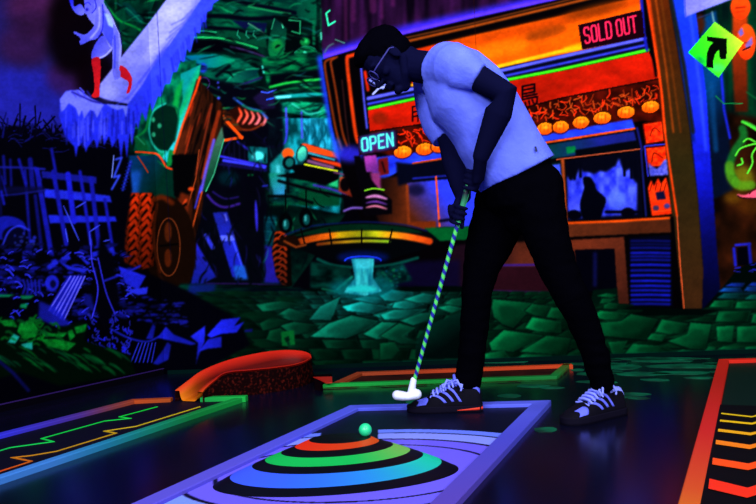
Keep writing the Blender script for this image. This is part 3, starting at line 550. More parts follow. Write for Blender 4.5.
def paint_ground():
    R = random.Random(5)
    G_ = part_id('painted_cobbles', None, 'green painted cobblestones')
    ground = [(180, 284), (284, 285), (300, 290), (345, 284), (400, 287), (455, 286), (494, 291), (560, 296), (632, 306), (684, 309), (703, 309), (722, 288), (738, 268), (756, 262), (830, 255), (830, 420), (60, 420), (120, 380), (180, 350), (196, 300)]
    poly(ground, rgb(1, 9, 8), G_, 1); poly([(593, 290), (617, 288), (619, 306), (590, 306)], rgb(0, 26, 18), G_, .6)
    poly([(180, 284), (300, 288), (330, 300), (300, 318), (200, 312), (170, 300)], mott((2, 10, 20), (2, 56, 44), 101, 30, 3.4, 2.2), bl=2)
    poly([(190, 284), (216, 284), (214, 292), (186, 296)], rgb(16, 30, 120), bl=2.5, op=.8)
    def base(x, y):
        d = math.hypot((x-368)/70, (y-292)/34); w = math.exp(-d*d*.8)
        bl = max(0, min(1, (x-700)/30))*max(0, min(1, (300-y)/14))
        g = np.array([3, 88, 50])*(1 if x > 480 else .85)
        c = g*(1-w)+np.array([20, 150, 150])*w
        c = c*(1-bl)+np.array([18, 50, 150])*bl
        if x < 300: c = c*.78
        return list(c)
    rows = []; y = 292.
    while y < 372:
        h = 3.2+(y-288)*.13; x = 186+R.uniform(0, 20)
        while x < 830:
            w = h*R.uniform(2.4, 4.2); sk = (x-368)*.012*h*.4
            if not (y < 304 and 560 < x < 722) and not (y < 312 and 625 < x < 706):
                j_ = lambda a: R.uniform(-a, a)
                rows.append([(x+sk+j_(1), y+j_(.5)), (x+w-2+sk+j_(1.5), y+j_(.6)), (x+w-1.5-sk+j_(1), y+h-1.2+j_(.4)), (x+1-sk+j_(1), y+h-1+j_(.4))])
            x += w
        y += h
    stones(G_, rows, lambda x, y: [v*.5 for v in base(x, y)], None, R)
    t = T(270, 255, 5.815)
    Q = [t((40, 350), (110, 308), (250, 355), (200, 385), (110, 378)), t((230, 375), (290, 300), (405, 245), (365, 350), (350, 378)),
         t((420, 300), (530, 272), (690, 305), (600, 340), (450, 325)), t((235, 475), (340, 400), (475, 352), (625, 385), (550, 440), (440, 485)),
         t((60, 410), (140, 390), (285, 410), (230, 450), (130, 465)), t((-60, 400), (10, 360), (105, 385), (40, 420), (-40, 440)),
         t((545, 460), (650, 390), (800, 400), (800, 470), (620, 490)), t((600, 350), (700, 325), (810, 335), (790, 380), (680, 380)),
         t((480, 255), (560, 240), (700, 262), (620, 285)), t((640, 235), (730, 210), (830, 220), (780, 250), (690, 250)), t((680, 290), (770, 262), (860, 275), (800, 310)),
         t((-80, 290), (60, 268), (190, 290), (90, 310), (-40, 330)), t((380, 205), (440, 150), (470, 130), (455, 180), (420, 215)), t((0, 440), (60, 425), (130, 480), (60, 520), (-20, 490))]
    t = T(380, 260, 4.2)
    Q += [t((0, 150), (50, 125), (140, 145), (90, 175), (20, 170)), t((60, 180), (120, 168), (185, 185), (130, 208), (50, 200)), t((0, 230), (60, 210), (190, 208), (120, 245), (20, 250)),
          t((85, 255), (170, 225), (225, 220), (215, 245), (140, 275)), t((100, 165), (180, 140), (240, 150), (230, 180), (150, 178)), t((245, 200), (290, 190), (345, 205), (300, 222)), t((270, 185), (300, 165), (350, 160), (350, 195)),
          t((0, 320), (80, 265), (145, 285), (95, 320), (160, 350), (90, 352)), t((0, 350), (60, 345), (80, 380), (50, 415), (0, 420)),
          t((470, 200), (475, 165), (640, 182), (600, 210), (615, 225), (560, 285), (515, 270), (480, 240)), t((610, 215), (640, 185), (720, 196), (690, 238), (650, 232)), t((610, 285), (640, 240), (760, 262), (760, 305), (660, 300)),
          t((460, 350), (520, 295), (680, 318), (560, 385), (470, 380)), t((590, 385), (700, 318), (800, 330), (780, 400)), t((440, 395), (520, 380), (545, 415), (440, 418)), t((575, 415), (600, 398), (720, 400), (700, 418)), t((720, 200), (800, 205), (780, 250), (700, 240))]
    poly(t((150, 340), (210, 270), (345, 215), (350, 415), (150, 412)), lg((420, 320), (3, 60, 46), (440, 350), (1, 12, 12)), None, 1)
    t = T(600, 270, 4.85)
    Q += [t((0, 198), (130, 212), (110, 240), (20, 240), (-40, 225)), t((0, 255), (100, 250), (150, 215), (280, 240), (220, 338), (20, 320)), t((270, 300), (300, 240), (425, 262), (395, 308), (330, 310)),
          t((425, 310), (440, 255), (540, 265), (510, 385), (440, 382), (330, 345)), t((230, 335), (250, 310), (320, 315), (300, 345)), t((40, 350), (130, 345), (100, 405), (60, 410)),
          t((120, 408), (160, 358), (310, 372), (370, 398), (260, 408)), t((510, 392), (530, 372), (560, 378), (545, 396)), t((570, 385), (600, 370), (695, 372), (690, 390)), t((375, 395), (400, 388), (500, 398), (380, 402)), t((705, 375), (780, 372), (780, 390), (705, 392)),
          t((560, 250), (575, 200), (730, 200), (715, 248)), t((745, 215), (800, 212), (800, 260), (735, 255)), t((570, 345), (565, 275), (650, 270), (640, 350)), t((665, 275), (800, 270), (800, 350), (665, 350)), t((530, 180), (555, 150), (645, 148), (640, 180)),
          t((655, 185), (665, 155), (780, 150), (780, 185)), t((575, 105), (600, 88), (680, 88), (690, 105)), t((700, 100), (715, 82), (790, 84), (790, 104)), t((570, 135), (600, 115), (690, 115), (695, 135)), t((705, 140), (730, 122), (790, 122), (790, 142)),
          t((610, 78), (640, 65), (700, 66), (690, 80)), t((720, 76), (740, 62), (790, 62), (790, 78)), t((20, 170), (45, 160), (90, 165), (80, 185), (20, 188)), t((-10, 125), (30, 115), (75, 122), (60, 135)), t((0, 160), (10, 140), (70, 140), (40, 158))]
    stones(G_, Q, base, None, R)
    # bluish chips near the right doorway
    for k in range(22): 
        x = 730+R.random()*60; y = 262+R.random()*10; line([(x, y), (x+R.uniform(3, 6), y+R.uniform(-1, 1))], 1, rgb(36, 36, 170), bl=.4, op=.8)
    # dim stones and grass on the left
    for x, y, w, h in ((215, 300, 36, 5), (240, 294, 30, 4), (262, 316, 44, 7), (248, 334, 40, 8), (236, 346, 26, 4), (290, 300, 30, 5), (210, 312, 26, 4), (268, 345, 30, 6)):
        poly(sm([(x-w/2, y), (x-w/6, y-h*.7), (x+w/2, y-h*.1), (x+w/5, y+h*.5)], True), lg((x-w/2, y), (2, 46, 26), (x+w/2, y+h), (1, 22, 16)), bl=1.3, op=.85)
    poly([(281, 332), (294, 330), (295, 345), (290, 345), (289, 336), (284, 338), (288, 346), (282, 346)], rgb(6, 96, 44), bl=.6)
    line([(344, 366), (420, 362), (560, 357.5), (760, 350), (800, 349)], 3.5, rgb(2, 52, 46), bl=1, op=.85)
    return G_

def paint_saucer():
    R = random.Random(9)
    SA = part_id('painted_hover_disc', None, 'dark disc with yellow light band')
    t = T(270, 190, 4.2)
    poly(sm(t((30, 225), (120, 175), (260, 145), (400, 138), (560, 150), (660, 175), (700, 215), (640, 250), (560, 275), (460, 300), (330, 300), (210, 280), (110, 245)), True), rgb(4, 6, 10), SA, .6)
    poly(sm(t((90, 195), (250, 152), (400, 143), (560, 155), (640, 180), (530, 178), (390, 170), (240, 180)), True), rgb(3, 42, 26), bl=1)
    line(sm(t((60, 190), (160, 155), (260, 142), (400, 134), (560, 146), (660, 172))), 1.3, rgb(14, 26, 90), bl=.5)
    line(sm(t((120, 218), (190, 202), (280, 190), (400, 184), (530, 190), (610, 202), (670, 216))), 6.6, lg((300, 240), (150, 60, 14), (432, 240), (190, 66, 16), (.22, (214, 104, 20)), (.3, (206, 170, 20)), (.5, (120, 130, 20)), (.58, (200, 200, 30)), (.68, (222, 160, 24)), (.85, (220, 100, 24))), SA, .6)
    line(sm(t((200, 228), (280, 220), (400, 214), (500, 216))), 3, lg((318, 240), (120, 50, 16), (390, 240), (140, 190, 40), (.4, (180, 140, 24))), SA, .6)
    for x, dx in ((140, 10), (255, 6), (385, 0), (505, -8)): line(t((x-dx, 165), (x+dx, 240)), 1.6, rgb(6, 6, 8), bl=.3)
    poly(t((40, 200), (110, 190), (130, 230), (90, 240), (40, 230)), rgb(24, 10, 6), bl=1); line(t((60, 215), (110, 240), (150, 230)), 2, rgb(130, 60, 20), bl=.8)
    line(sm(t((200, 290), (260, 315), (340, 325))), 3, rgb(6, 74, 66), bl=1); line(sm(t((440, 322), (520, 312), (620, 285))), 3, rgb(6, 74, 66), bl=1)
    poly(t((170, 300), (340, 330), (350, 420), (170, 410)), mott((0, 14, 14), (3, 56, 48), 111, 12, 6, 2), bl=2); poly(t((440, 330), (560, 310), (600, 380), (440, 415)), mott((0, 14, 20), (3, 66, 60), 113, 6, 6, 2), bl=2)
    for k in range(26): ell(380+R.random()*24, 267+R.random()*20, R.uniform(.8, 2), R.uniform(.6, 1.4), rgb(8, R.uniform(60, 110), R.uniform(60, 90)), bl=.5)
    line(sm(t((220, 415), (300, 425), (320, 380))), 2.2, rgb(8, 84, 64), bl=.8); line(t((285, 415), (345, 365)), 2.6, rgb(20, 130, 100), bl=.8)
    ell(363, 257, 26, 6, rgb(6, 20, 80), bl=3)
    WF = part_id('painted_light_beam', None, 'teal beam pouring from the disc')
    ell(363, 288, 34, 11, rgb(4, 104, 110), None, 5, .8)
    poly(t((342, 288), (438, 288), (432, 370), (470, 425), (400, 445), (310, 430), (356, 370)), mott((20, 120, 140), (60, 190, 196), 115, 4, 20, 2), WF, .9)
    poly(t((355, 290), (425, 290), (420, 330), (360, 330)), rgb(70, 200, 214), bl=1.5, op=.8); ell(362, 289, 16, 3.5, rgb(40, 190, 190), bl=2)
    line([(363+18*math.cos(math.pi+a*math.pi/12), 260.5+4.2*math.sin(math.pi+a*math.pi/12)) for a in range(13)], 1.7, rgb(30, 66, 236), bl=.4)
    for x, y in ((285.5, 223), (306, 218)):
        HK = part_id('painted_hook', None)
        line([(x, 190), (x+.3, y-8)], 1.5, rgb(3, 6, 8), bl=.3); ell(x, y, 7, 10, rgb(3, 5, 8), HK, .5); ell(x+.4, y+1.5, 3.4, 5.6, rgb(10, 80, 80), bl=.8); ell(x-.5, y+.5, 1.2, 3, rgb(70, 170, 170), bl=.6)

def paint_left():
    R = random.Random(3)
    RU = part_id('painted_ruins', None, 'blue ruined lattice and broken posts')
    poly([(-70, 130), (20, 126), (55, 133), (75, 145), (128, 150), (132, 190), (126, 232), (124, 270), (-70, 270)], rgb(4, 4, 14), RU, 1.5)
    for k in range(120):    # dead branches above the ruins
        x = R.uniform(-60, 66); y = 134+R.uniform(-8, 8); a = R.uniform(-2.8, -.3); L = R.uniform(6, 22)
        line([(x, y), (x+L*math.cos(a), y+L*math.sin(a)*.8)], R.uniform(1, 2.2), rgb(5, 4, 22) if k % 5 else rgb(18, 20, 100), RU, .4)
    line([(20, 134), (20, 104)], 1.6, rgb(6, 5, 30), bl=.3); line([(36, 134), (35, 106)], 1.6, rgb(6, 5, 30), bl=.3)
    for k in range(34):
        x = R.uniform(-60, 110); y = 140+R.uniform(-6, 12); line(sm([(x, y), (x+6, y+R.uniform(-3, 3)), (x+13, y+R.uniform(-2, 6))]), .9, rgb(22, 24, 110), bl=.4, op=.7)
    t = T(0, 170, 5.815)
    B = lambda k: rgb(34*k, 38*k, 214*k)
    lat = lg((0, 170), (40, 44, 190), (115, 240), (24, 30, 160))
    poly(t((240, 5), (560, 40), (560, 80), (245, 45)), rgb(26, 30, 140), RU, 1); poly(t((255, 110), (400, 120), (640, 150), (650, 188), (400, 172), (260, 160)), rgb(40, 52, 214), RU, .7)
    poly(t((280, 262), (670, 270), (680, 300), (290, 310)), rgb(34, 44, 200), RU, .7)
    for (x0, y0, x1, y1, w, k) in ((215, 0, 300, 500, 5, .75), (310, 10, 385, 430, 4.5, .75), (395, 25, 430, 300, 5.5, .95), (465, 10, 530, 440, 3.4, .8), (530, 50, 575, 440, 4.5, .75), (610, 170, 660, 490, 3.2, .8)):
        line(t((x0, y0), (x1, y1)), w, B(k), bl=.8)
    for (x0, y0, x1, y1, w, k) in ((145, 0, 175, 420, 3, .6), (205, 150, 240, 450, 3.4, .5), (110, -60, 150, 80, 3, .7), (175, -60, 190, 100, 5, .6), (20, -80, 30, 80, 3, .55), (60, -60, 66, 90, 2.6, .5), (300, -120, 325, 20, 3, .7), (0, 0, 4, 260, 3, .3)):
        line(t((x0, y0), (x1, y1)), w, B(k), bl=1)
    poly(t((-380, 100), (260, 96), (260, 130), (-380, 150)), rgb(12, 13, 60), bl=1.5, op=.8); line(t((0, 148), (90, 142), (260, 118)), 1.5, rgb(26, 30, 130), bl=.6); line(t((-300, -20), (120, -15), (260, -5)), 2, rgb(30, 34, 150), bl=.7)
    for (a, b_, c, d) in ((370, 210, 460, 410), (440, 220, 500, 185), (530, 480, 520, 360), (520, 360, 580, 320), (380, 340, 395, 420), (600, 415, 640, 405)): line(t((a, b_), (c, d)), 1.4, rgb(66, 80, 236), bl=.4, taper=.5)
    for k in range(11):
        x = R.uniform(-60, 40); y = R.uniform(142, 195); line([(x, y), (x+R.uniform(-3, 8), y+R.uniform(6, 22))], R.uniform(1, 2.6), B(R.uniform(.4, .8)), bl=.6)
    # leaning ladder near the tyre
    t = T(90, 90, 5.04)
    line(t((130, 350), (160, 340), (120, 440), (150, 430), (110, 500)), 2, rgb(60, 84, 235), bl=.6); line(t((205, 360), (165, 504)), 2.4, rgb(40, 60, 200), bl=.6)
    for k in range(8): line(t((190-k*5, 370+k*18), (214-k*5, 374+k*18)), 1, rgb(20, 30, 130), bl=.3)
    line(t((110, 440), (120, 330)), 1, rgb(120, 140, 250), bl=.4)
    # barrel
    t = T(0, 170, 5.815)
    BL = part_id('painted_barrel', None, 'blue barrel end in the rubble')
    ell(6, 228, 20, 12, rgb(22, 28, 150), BL, 1); ell(14, 236, 12, 10, rgb(6, 7, 40), bl=1.2); line(sm(t((15, 440), (50, 360), (110, 325), (170, 350))), 1.6, rgb(50, 60, 220), bl=.6)
    for k in range(16): ell(14+R.random()*24, 232+R.random()*20, R.uniform(1, 3), R.uniform(1, 2.2), rgb(40, 50, R.uniform(120, 220)), bl=.6, op=.8)
    # rubble
    RB = part_id('painted_rubble', None, 'blue painted heap of rubble')
    poly([(-70, 250), (20, 246), (60, 258), (90, 250), (124, 262), (150, 274), (186, 290), (240, 320), (250, 345), (200, 372), (110, 385), (-70, 430)], rgb(3, 3, 12), RB, 1.5)
    def shard(x, y, s, k, e=1.):
        n = R.randint(3, 5); a0 = R.random()*6.28
        P = [(x+s*math.cos(a0+j*6.28/n+R.uniform(-.4, .4))*R.uniform(.6, 1.3), y+s*e*math.sin(a0+j*6.28/n)*R.uniform(.5, 1.1)) for j in range(n)]
        poly(P, lg((x-s, y-s), (40*k, 46*k, 232*k), (x+s, y+s), (20*k, 22*k, 130*k)), bl=.7, op=.95)
    for k in range(330):
        x = R.uniform(-60, 135); y = R.uniform(244, 320)
        if y > 300 and x < 60: continue
        shard(x, y, R.uniform(2, 7.5), R.uniform(.3, .95), .5)
    for k in range(190):
        x = R.uniform(-60, 130); y = R.uniform(250, 325); a = R.uniform(-1, 1); L = R.uniform(3, 9)
        line(sm([(x, y), (x+L*.5, y+L*.4*math.sin(a)-1), (x+L, y+L*math.sin(a))]), R.uniform(.8, 1.6), rgb(4, 4, 16) if R.random() < .45 else rgb(52, 58, 225), bl=.35)
    for k in range(70):
        x = R.uniform(85, 130); y = R.uniform(310, 352)
        line(sm([(x, y), (x+R.uniform(-2, 3), y+2), (x+R.uniform(-1, 4), y+R.uniform(2, 5))], n=3), R.uniform(1, 1.8), rgb(34, 38, R.uniform(130, 215)), bl=.4)
    for k in range(110):
        x = R.uniform(95, 186); y = 292+(x-95)*.16+R.uniform(-4, 22); shard(x, y, R.uniform(2, 7), R.uniform(.3, .9), .34)
    # transcribed big pieces
    t = T(0, 240, 5.6)
    for P in (((340, 100), (385, 80), (400, 110), (350, 112)), ((330, 120), (400, 150), (500, 160), (470, 185), (380, 165)), ((430, 80), (510, 130), (490, 140)), ((510, 70), (630, 40), (640, 70), (520, 95)), ((260, 150), (310, 105), (330, 130), (280, 165))): poly(t(*P), rgb(36, 44, 200), bl=.8)
    poly(t((380, 200), (475, 200), (350, 450), (265, 392)), rgb(26, 30, 170), RB, .6)
    for a, b_ in ((0, 0), (24, 18), (42, 30), (60, 46), (80, 60)): line(t((395+a, 204), (275+b_*1.4, 395+b_*.85)), 1.5, rgb(96, 96, 250), bl=.4)
    ell(52, 283, 7, 8, rgb(34, 40, 190), bl=1); ell(53, 284, 3, 4, rgb(10, 10, 60), bl=.8)
    for a in range(5): line(sm(t((130+a*22, 225), (140+a*20, 262), (128+a*24, 300))), 2.2, rgb(26, 30, 150), bl=.7)
    poly(t((220, 340), (290, 370), (400, 470), (380, 490), (280, 470), (215, 440)), rgb(30, 36, 178), bl=1.4, op=.8)
    poly(t((480, 300), (540, 330), (520, 400), (470, 350)), rgb(20, 24, 116), bl=1)
    poly([(100, 236), (112, 256), (120, 300), (104, 330), (92, 300), (97, 262)], rgb(4, 4, 16), bl=1.6)
    line(sm([(91, 240), (92, 262), (98, 290), (92, 318)]), 1.3, rgb(60, 60, 225), bl=.4); line(sm([(98, 258), (106, 292), (115, 314)]), 1.4, rgb(50, 50, 200), bl=.4)
    poly([(118, 266), (146, 276), (138, 290), (126, 284)], rgb(36, 44, 206), bl=.8); poly([(124, 290), (148, 287), (147, 294), (138, 295)], rgb(46, 56, 226), bl=.7); line([(104, 281), (128, 272), (140, 266)], 2, rgb(36, 40, 190), bl=.6)
    t = T(100, 290, 3.875)
    for P, k in ((((222, 185), (255, 142), (285, 172), (375, 208), (355, 214)), .85), (((350, 180), (408, 138), (405, 200), (380, 260), (372, 290), (380, 205)), .85), (((415, 175), (470, 115), (545, 106), (520, 140), (560, 122), (530, 165), (470, 170), (430, 185)), .95),
                 (((380, 240), (420, 190), (470, 180), (470, 222), (415, 228)), .85), (((205, 285), (245, 230), (262, 200), (275, 215), (265, 270), (225, 290)), .7), (((178, 190), (205, 130), (215, 140), (205, 190)), .7), (((560, 155), (590, 150), (590, 162), (560, 162)), .5)):
        poly(t(*P), lg(t(P[0])[0], (40*k, 50*k, 240*k), t(P[len(P)//2])[0], (26*k, 34*k, 180*k)) if t(P[0])[0] != t(P[len(P)//2])[0] else rgb(30, 40, 210), RB, .6)
    line(sm(t((40, 150), (110, 185), (180, 200), (230, 180))), 1.6, rgb(34, 44, 200), bl=.5)
    for a in range(6): line(t((150+a*13, 205), (120+a*14+a*2, 280)), 1, rgb(50, 60, 216), bl=.4)
    # grass
    GR = part_id('painted_undergrowth', None, 'green painted undergrowth')
    gl = [(-70, 318), (0, 316), (30, 322), (50, 330), (80, 322), (88, 324), (84, 340), (130, 356), (136, 374), (60, 386), (20, 372), (-70, 400)]
    poly(gl, rgb(2, 16, 8), GR, 1.5)
    t = T(0, 290, 4.585)
    for P in (((90, 150), (150, 140), (175, 180), (165, 215), (110, 225), (80, 190)), ((185, 225), (260, 225), (350, 245), (310, 280), (220, 260)), ((0, 140), (60, 135), (80, 170), (20, 165)), ((180, 180), (240, 200), (310, 195), (290, 215), (200, 212)), ((310, 190), (330, 180), (345, 210), (320, 235)), ((340, 170), (400, 155), (390, 190), (350, 200))):
        poly(t(*P), mott((6, 90, 30), (12, 136, 50), 121, 4, 4), GR, .8)
    for P in (((35, 240), (60, 200), (90, 215), (70, 245)), ((95, 250), (150, 235), (150, 275), (115, 265))): poly(t(*P), rgb(30, 160, 150), GR, .7)
    for P in (((90, 25), (160, 25), (140, 40), (100, 42)), ((95, 65), (130, 60), (120, 85), (90, 80)), ((-60, 20), (70, 20), (40, 32), (-60, 34))): poly(t(*P), rgb(10, 120, 84), GR, .7)
    for k in range(52):
        x = R.uniform(-60, 60); y = R.uniform(318, 345); shard_c = (6, R.uniform(70, 130), 36)
        line(sm([(x, y), (x+3, y+R.uniform(-2, 2)), (x+6, y+R.uniform(-3, 4))], n=3), R.uniform(1.2, 3), rgb(*shard_c), GR, .5, .8)
    for k in range(62):
        x = R.uniform(-50, 118); y = 350+R.uniform(-8, 12)+x*.05; L = R.uniform(7, 20)
        line(sm([(x, y), (x+L*.5, y+L*.22), (x+L, y+L*.62)], n=4), R.uniform(1, 2.2), rgb(4, R.uniform(60, 108), 42), GR, .5, .85, taper=.7)
    line(t((-60, 270), (0, 330), (60, 380), (130, 460)), 3.5, rgb(12, 14, 76), bl=1.2)
    # ---- ice bridge
    IC = part_id('painted_ice_bridge', None, 'pale blue icy ramp with icicles')
    side = [(250, -70), (226, -30), (219, 0), (213, 4), (212, 10), (207, 12), (206, 22), (202, 22), (200, 34), (196, 32), (190, 53), (187, 48), (184, 62), (180, 60), (177, 72), (173, 72), (170, 84), (165, 84), (161, 97), (158, 96),
            (152, 112), (150, 102), (146, 122), (142, 112), (138, 130), (136, 122), (132, 146), (130, 132), (127, 159), (124, 140), (121, 160), (118, 138), (112, 148), (109, 136), (104, 146), (102, 134), (97, 149), (94, 139), (88, 147), (86, 153), (83, 142), (78, 147), (76, 158), (74, 146), (70, 142), (65, 136), (59, 116), (60, 100), (66, 91),
            (79, 90), (90, 98), (103, 104), (127, 106), (130, 95), (159, 54), (169, 46), (201, 0), (240, -70)]
    poly(side, lg((140, 60), (58, 74, 246), (110, 150), (36, 46, 212)), IC, .6)
    top = [(270, -100), (240, -70), (201, 0), (183, 26), (169, 46), (158, 56), (143, 84), (128, 104), (112, 101), (99, 97), (100, 84), (124, 53.6), (149.5, 22), (166, 0), (215, -80)]
    poly(top, lg((150, 20), (150, 152, 255), (175, 44), (112, 116, 250)), IC, .8)
    poly([(165, 6), (205, -30), (190, 10), (168, 40), (150, 62), (140, 60)], rgb(168, 170, 255), bl=4, op=.7)
    for k in range(18):
        u = k/17.; x = 196-u*66; y = 6+u*90; line([(x, y), (x-7-R.random()*10, y+8+R.random()*10)], R.uniform(1, 2.4), rgb(84, 90, 248), bl=1.2, op=.7)
    for k in range(44):
        x = R.uniform(64, 134); y = R.uniform(108, 128); line([(x, y), (x+R.uniform(-1, 1), y+R.uniform(10, 24))], R.uniform(.8, 2), rgb(22, 26, 150) if k % 2 else rgb(84, 92, 246), bl=.6, op=.75)
    for k in range(26):
        u = R.random(); x = 205-u*70; y = 14+u*92; line([(x, y), (x+2, y+R.uniform(8, 16))], R.uniform(.8, 1.8), rgb(36, 42, 216), bl=.6, op=.7)
    poly([(60, 99), (66, 91), (79, 90), (92, 99), (104, 105), (102, 108), (97, 118), (94, 111), (90, 110), (84, 119), (82, 110), (79, 117), (76, 108), (69, 103), (64, 110), (61, 112)], rgb(112, 118, 255), IC, .6)
    poly([(106, 104), (128, 106), (126, 118), (123, 108), (118, 110), (112, 108)], rgb(110, 120, 255), bl=.8)
    line([(72, 92), (92, 101), (100, 103)], 1.6, rgb(30, 26, 130), bl=.7); ell(110, 92, 9, 8, rgb(150, 154, 255), bl=3, op=.7)
    line([(84, 92), (80, 88)], 1.4, rgb(90, 90, 240), bl=.4)
    for a in range(4): line([(72+a*5, 91), (76+a*5, 97)], 1, rgb(60, 60, 220), bl=.5)
    # ---- walking figure
    F_ = part_id('painted_figure', None, 'pale blue crouching figure with red boots')
    t = T(55, 0, 8.4)
    poly(sm(t((315, 505), (310, 440), (350, 350), (400, 300), (470, 340), (485, 410), (430, 470), (370, 495)), True), lg((93, 40), (70, 74, 240), (112, 50), (120, 122, 250)), F_, .4)
    line(sm(t((470, 415), (420, 465), (350, 495))), 1.4, rgb(170, 172, 255), bl=.4)
    poly(sm(t((330, -60), (420, -60), (410, 20), (470, 120), (520, 235), (545, 320), (480, 410), (430, 340), (390, 265), (325, 205), (280, 150), (262, 90), (300, 20)), True, 4), lg((85, 10), (100, 104, 246), (112, 20), (150, 152, 255)), F_, .4)
    poly(t((400, 60), (500, 240), (480, 400), (420, 320), (390, 250)), rgb(76, 84, 240), bl=1.2); poly(t((415, 110), (460, 120), (505, 240), (450, 215)), rgb(156, 180, 255), bl=1)
    poly(sm(t((490, 200), (530, 270), (556, 360), (556, 470), (530, 600), (520, 660), (500, 670), (486, 600), (484, 460), (480, 350), (492, 290)), True, 4), rgb(112, 116, 250), F_, .4)
    line(sm(t((500, 300), (505, 420), (498, 600))), 1.2, rgb(50, 56, 220), bl=.5); line(sm(t((540, 300), (550, 400), (540, 540))), 1.6, rgb(156, 158, 255), bl=.5)
    poly(sm(t((350, 10), (400, 30), (402, 140), (392, 250), (352, 322), (290, 342), (222, 374), (206, 352), (216, 328), (188, 298), (156, 276), (172, 266), (240, 292), (285, 268), (332, 205), (340, 110)), True, 4), lg((90, 10), (112, 114, 248), (80, 42), (86, 90, 244)), F_, .3)
    line(sm(t((370, 60), (376, 150), (362, 240), (300, 320))), 1.6, rgb(160, 162, 255), bl=.6); line(sm(t((400, 40), (404, 150), (396, 250), (360, 320))), 1, rgb(30, 30, 190), bl=.4)
    poly(sm(t((112, -80), (120, 0), (150, 80), (200, 126), (243, 120), (246, 76), (210, 34), (160, 56), (150, -20)), True, 4), lg((70, 0), (40, 44, 220), (82, 12), (106, 110, 250)), F_, .3)
    poly(sm(t((240, -60), (320, -60), (330, 20), (320, 90), (280, 125), (245, 100), (250, 40)), True, 4), rgb(100, 102, 246), F_, .3)
    ell(*t((268, 80))[0], 1.6, 1.6, rgb(30, 26, 160), bl=.5); line(sm(t((330, -20), (345, 60), (310, 110))), 1, rgb(40, 40, 190), bl=.4); line(sm(t((250, 30), (280, 20), (300, 40))), 1, rgb(50, 50, 210), bl=.4)
    line(sm(t((420, 20), (480, 130), (540, 260), (562, 380))), .8, rgb(20, 16, 100), bl=.3)
    t = T(0, 0, 3.78)
    poly(sm(t((346, 226), (374, 216), (381, 255), (376, 335), (374, 366), (345, 364), (357, 340), (353, 275)), True, 3), lg((93, 60), (176, 22, 40), (100, 90), (200, 30, 40)), F_, .3)
    poly(sm(t((454, 248), (480, 262), (500, 300), (492, 344), (478, 352), (486, 312), (468, 298), (452, 285)), True, 3), rgb(190, 24, 44), F_, .3)
    poly(sm(t((426, 262), (450, 262), (456, 285), (445, 300), (430, 290)), True, 3), rgb(110, 112, 250), F_, .3)
    # panel seams
    line([(153, -60), (157, 14), (161.5, 95), (166, 170), (171, 260)], .55, rgb(10, 8, 40), bl=.2, op=.7)
    line([(471, -60), (473.7, 0), (476, 50), (480, 160)], .5, rgb(50, 16, 4), bl=.2, op=.6)

def paint_all():
    global BK
    BK = 0
    paint_mural(); paint_right(); paint_stall(); paint_ground(); paint_saucer(); paint_left()
    X, Y = gridxy((0, PW, 0, PH))          # airbrush unevenness of the whole mural
    k = .62*nz(301, 16, 13)(X, Y)+.38*nz(302, 5, 4)(X, Y); k2 = nz(303, 2.2, 1.8)(X, Y)
    art[:] = np.clip(1.14*np.clip(art, 0, 1)**1.2, 0, 1)*(.86+.26*k+.12*(k2-.5))[..., None]

# ================================================================== SCENE
import bpy, bmesh
from mathutils import Vector, Matrix, Euler, noise
C = bpy.data.collections.new('place'); bpy.context.scene.collection.children.link(C)
FOC, EYE, ROLL = 735., .67, .047
PIT = math.atan2(2., FOC)
def ray(x, y):
    dx = (x-378.)/FOC; dy = -(y-252.)/FOC
    u = dx*math.cos(ROLL)+dy*math.sin(ROLL); v = -dx*math.sin(ROLL)+dy*math.cos(ROLL)
    return (u, math.cos(PIT)+v*math.sin(PIT), v*math.cos(PIT)-math.sin(PIT))
def gz(x, y, z=0.):                       # survey: a sighted point at height z
    r = ray(x, y); t = (z-EYE)/r[2]; return Vector((r[0]*t, r[1]*t, z))
def at(x, y, Y):                          # survey: a sighted point at distance Y
    r = ray(x, y); t = Y/r[1]; return Vector((r[0]*t, Y, EYE+r[2]*t))
def lin(c):
    c = np.asarray(c, float); return np.where(c <= .04045, c/12.92, ((c+.055)/1.055)**2.4)
ALB = .80
def col(r, g, b): return tuple(float(v)*ALB for v in lin(np.array([r, g, b])/255.))+(1.,)

MATS = {}
def mat(name, c, rough=.8, spec=.25, emit=0., bump=None, noisec=None, sheen=0):
    if name in MATS: return MATS[name]
    m = bpy.data.materials.new(name); m.use_nodes = True; N = m.node_tree.nodes; L = m.node_tree.links
    b = N['Principled BSDF']; b.inputs['Base Color'].default_value = c; b.inputs['Roughness'].default_value = rough
    b.inputs['Specular IOR Level'].default_value = spec
    if emit: b.inputs['Emission Color'].default_value = c; b.inputs['Emission Strength'].default_value = emit
    tc = N.new('ShaderNodeTexCoord')
    if noisec:
        c2, sc, lo, hi = noisec
        nn = N.new('ShaderNodeTexNoise'); nn.inputs['Scale'].default_value = sc; nn.inputs['Detail'].default_value = 4
        r = N.new('ShaderNodeValToRGB'); r.color_ramp.elements[0].position = lo; r.color_ramp.elements[1].position = hi
        r.color_ramp.elements[0].color = c; r.color_ramp.elements[1].color = c2
        L.new(tc.outputs['Object'], nn.inputs['Vector']); L.new(nn.outputs['Fac'], r.inputs['Fac']); L.new(r.outputs['Color'], b.inputs['Base Color'])
    if bump:
        sc, st, di = bump
        nn = N.new('ShaderNodeTexNoise'); nn.inputs['Scale'].default_value = sc; nn.inputs['Detail'].default_value = 3
        bp = N.new('ShaderNodeBump'); bp.inputs['Strength'].default_value = st; bp.inputs['Distance'].default_value = di
        L.new(tc.outputs['Object'], nn.inputs['Vector']); L.new(nn.outputs['Fac'], bp.inputs['Height']); L.new(bp.outputs['Normal'], b.inputs['Normal'])
    MATS[name] = m; return m
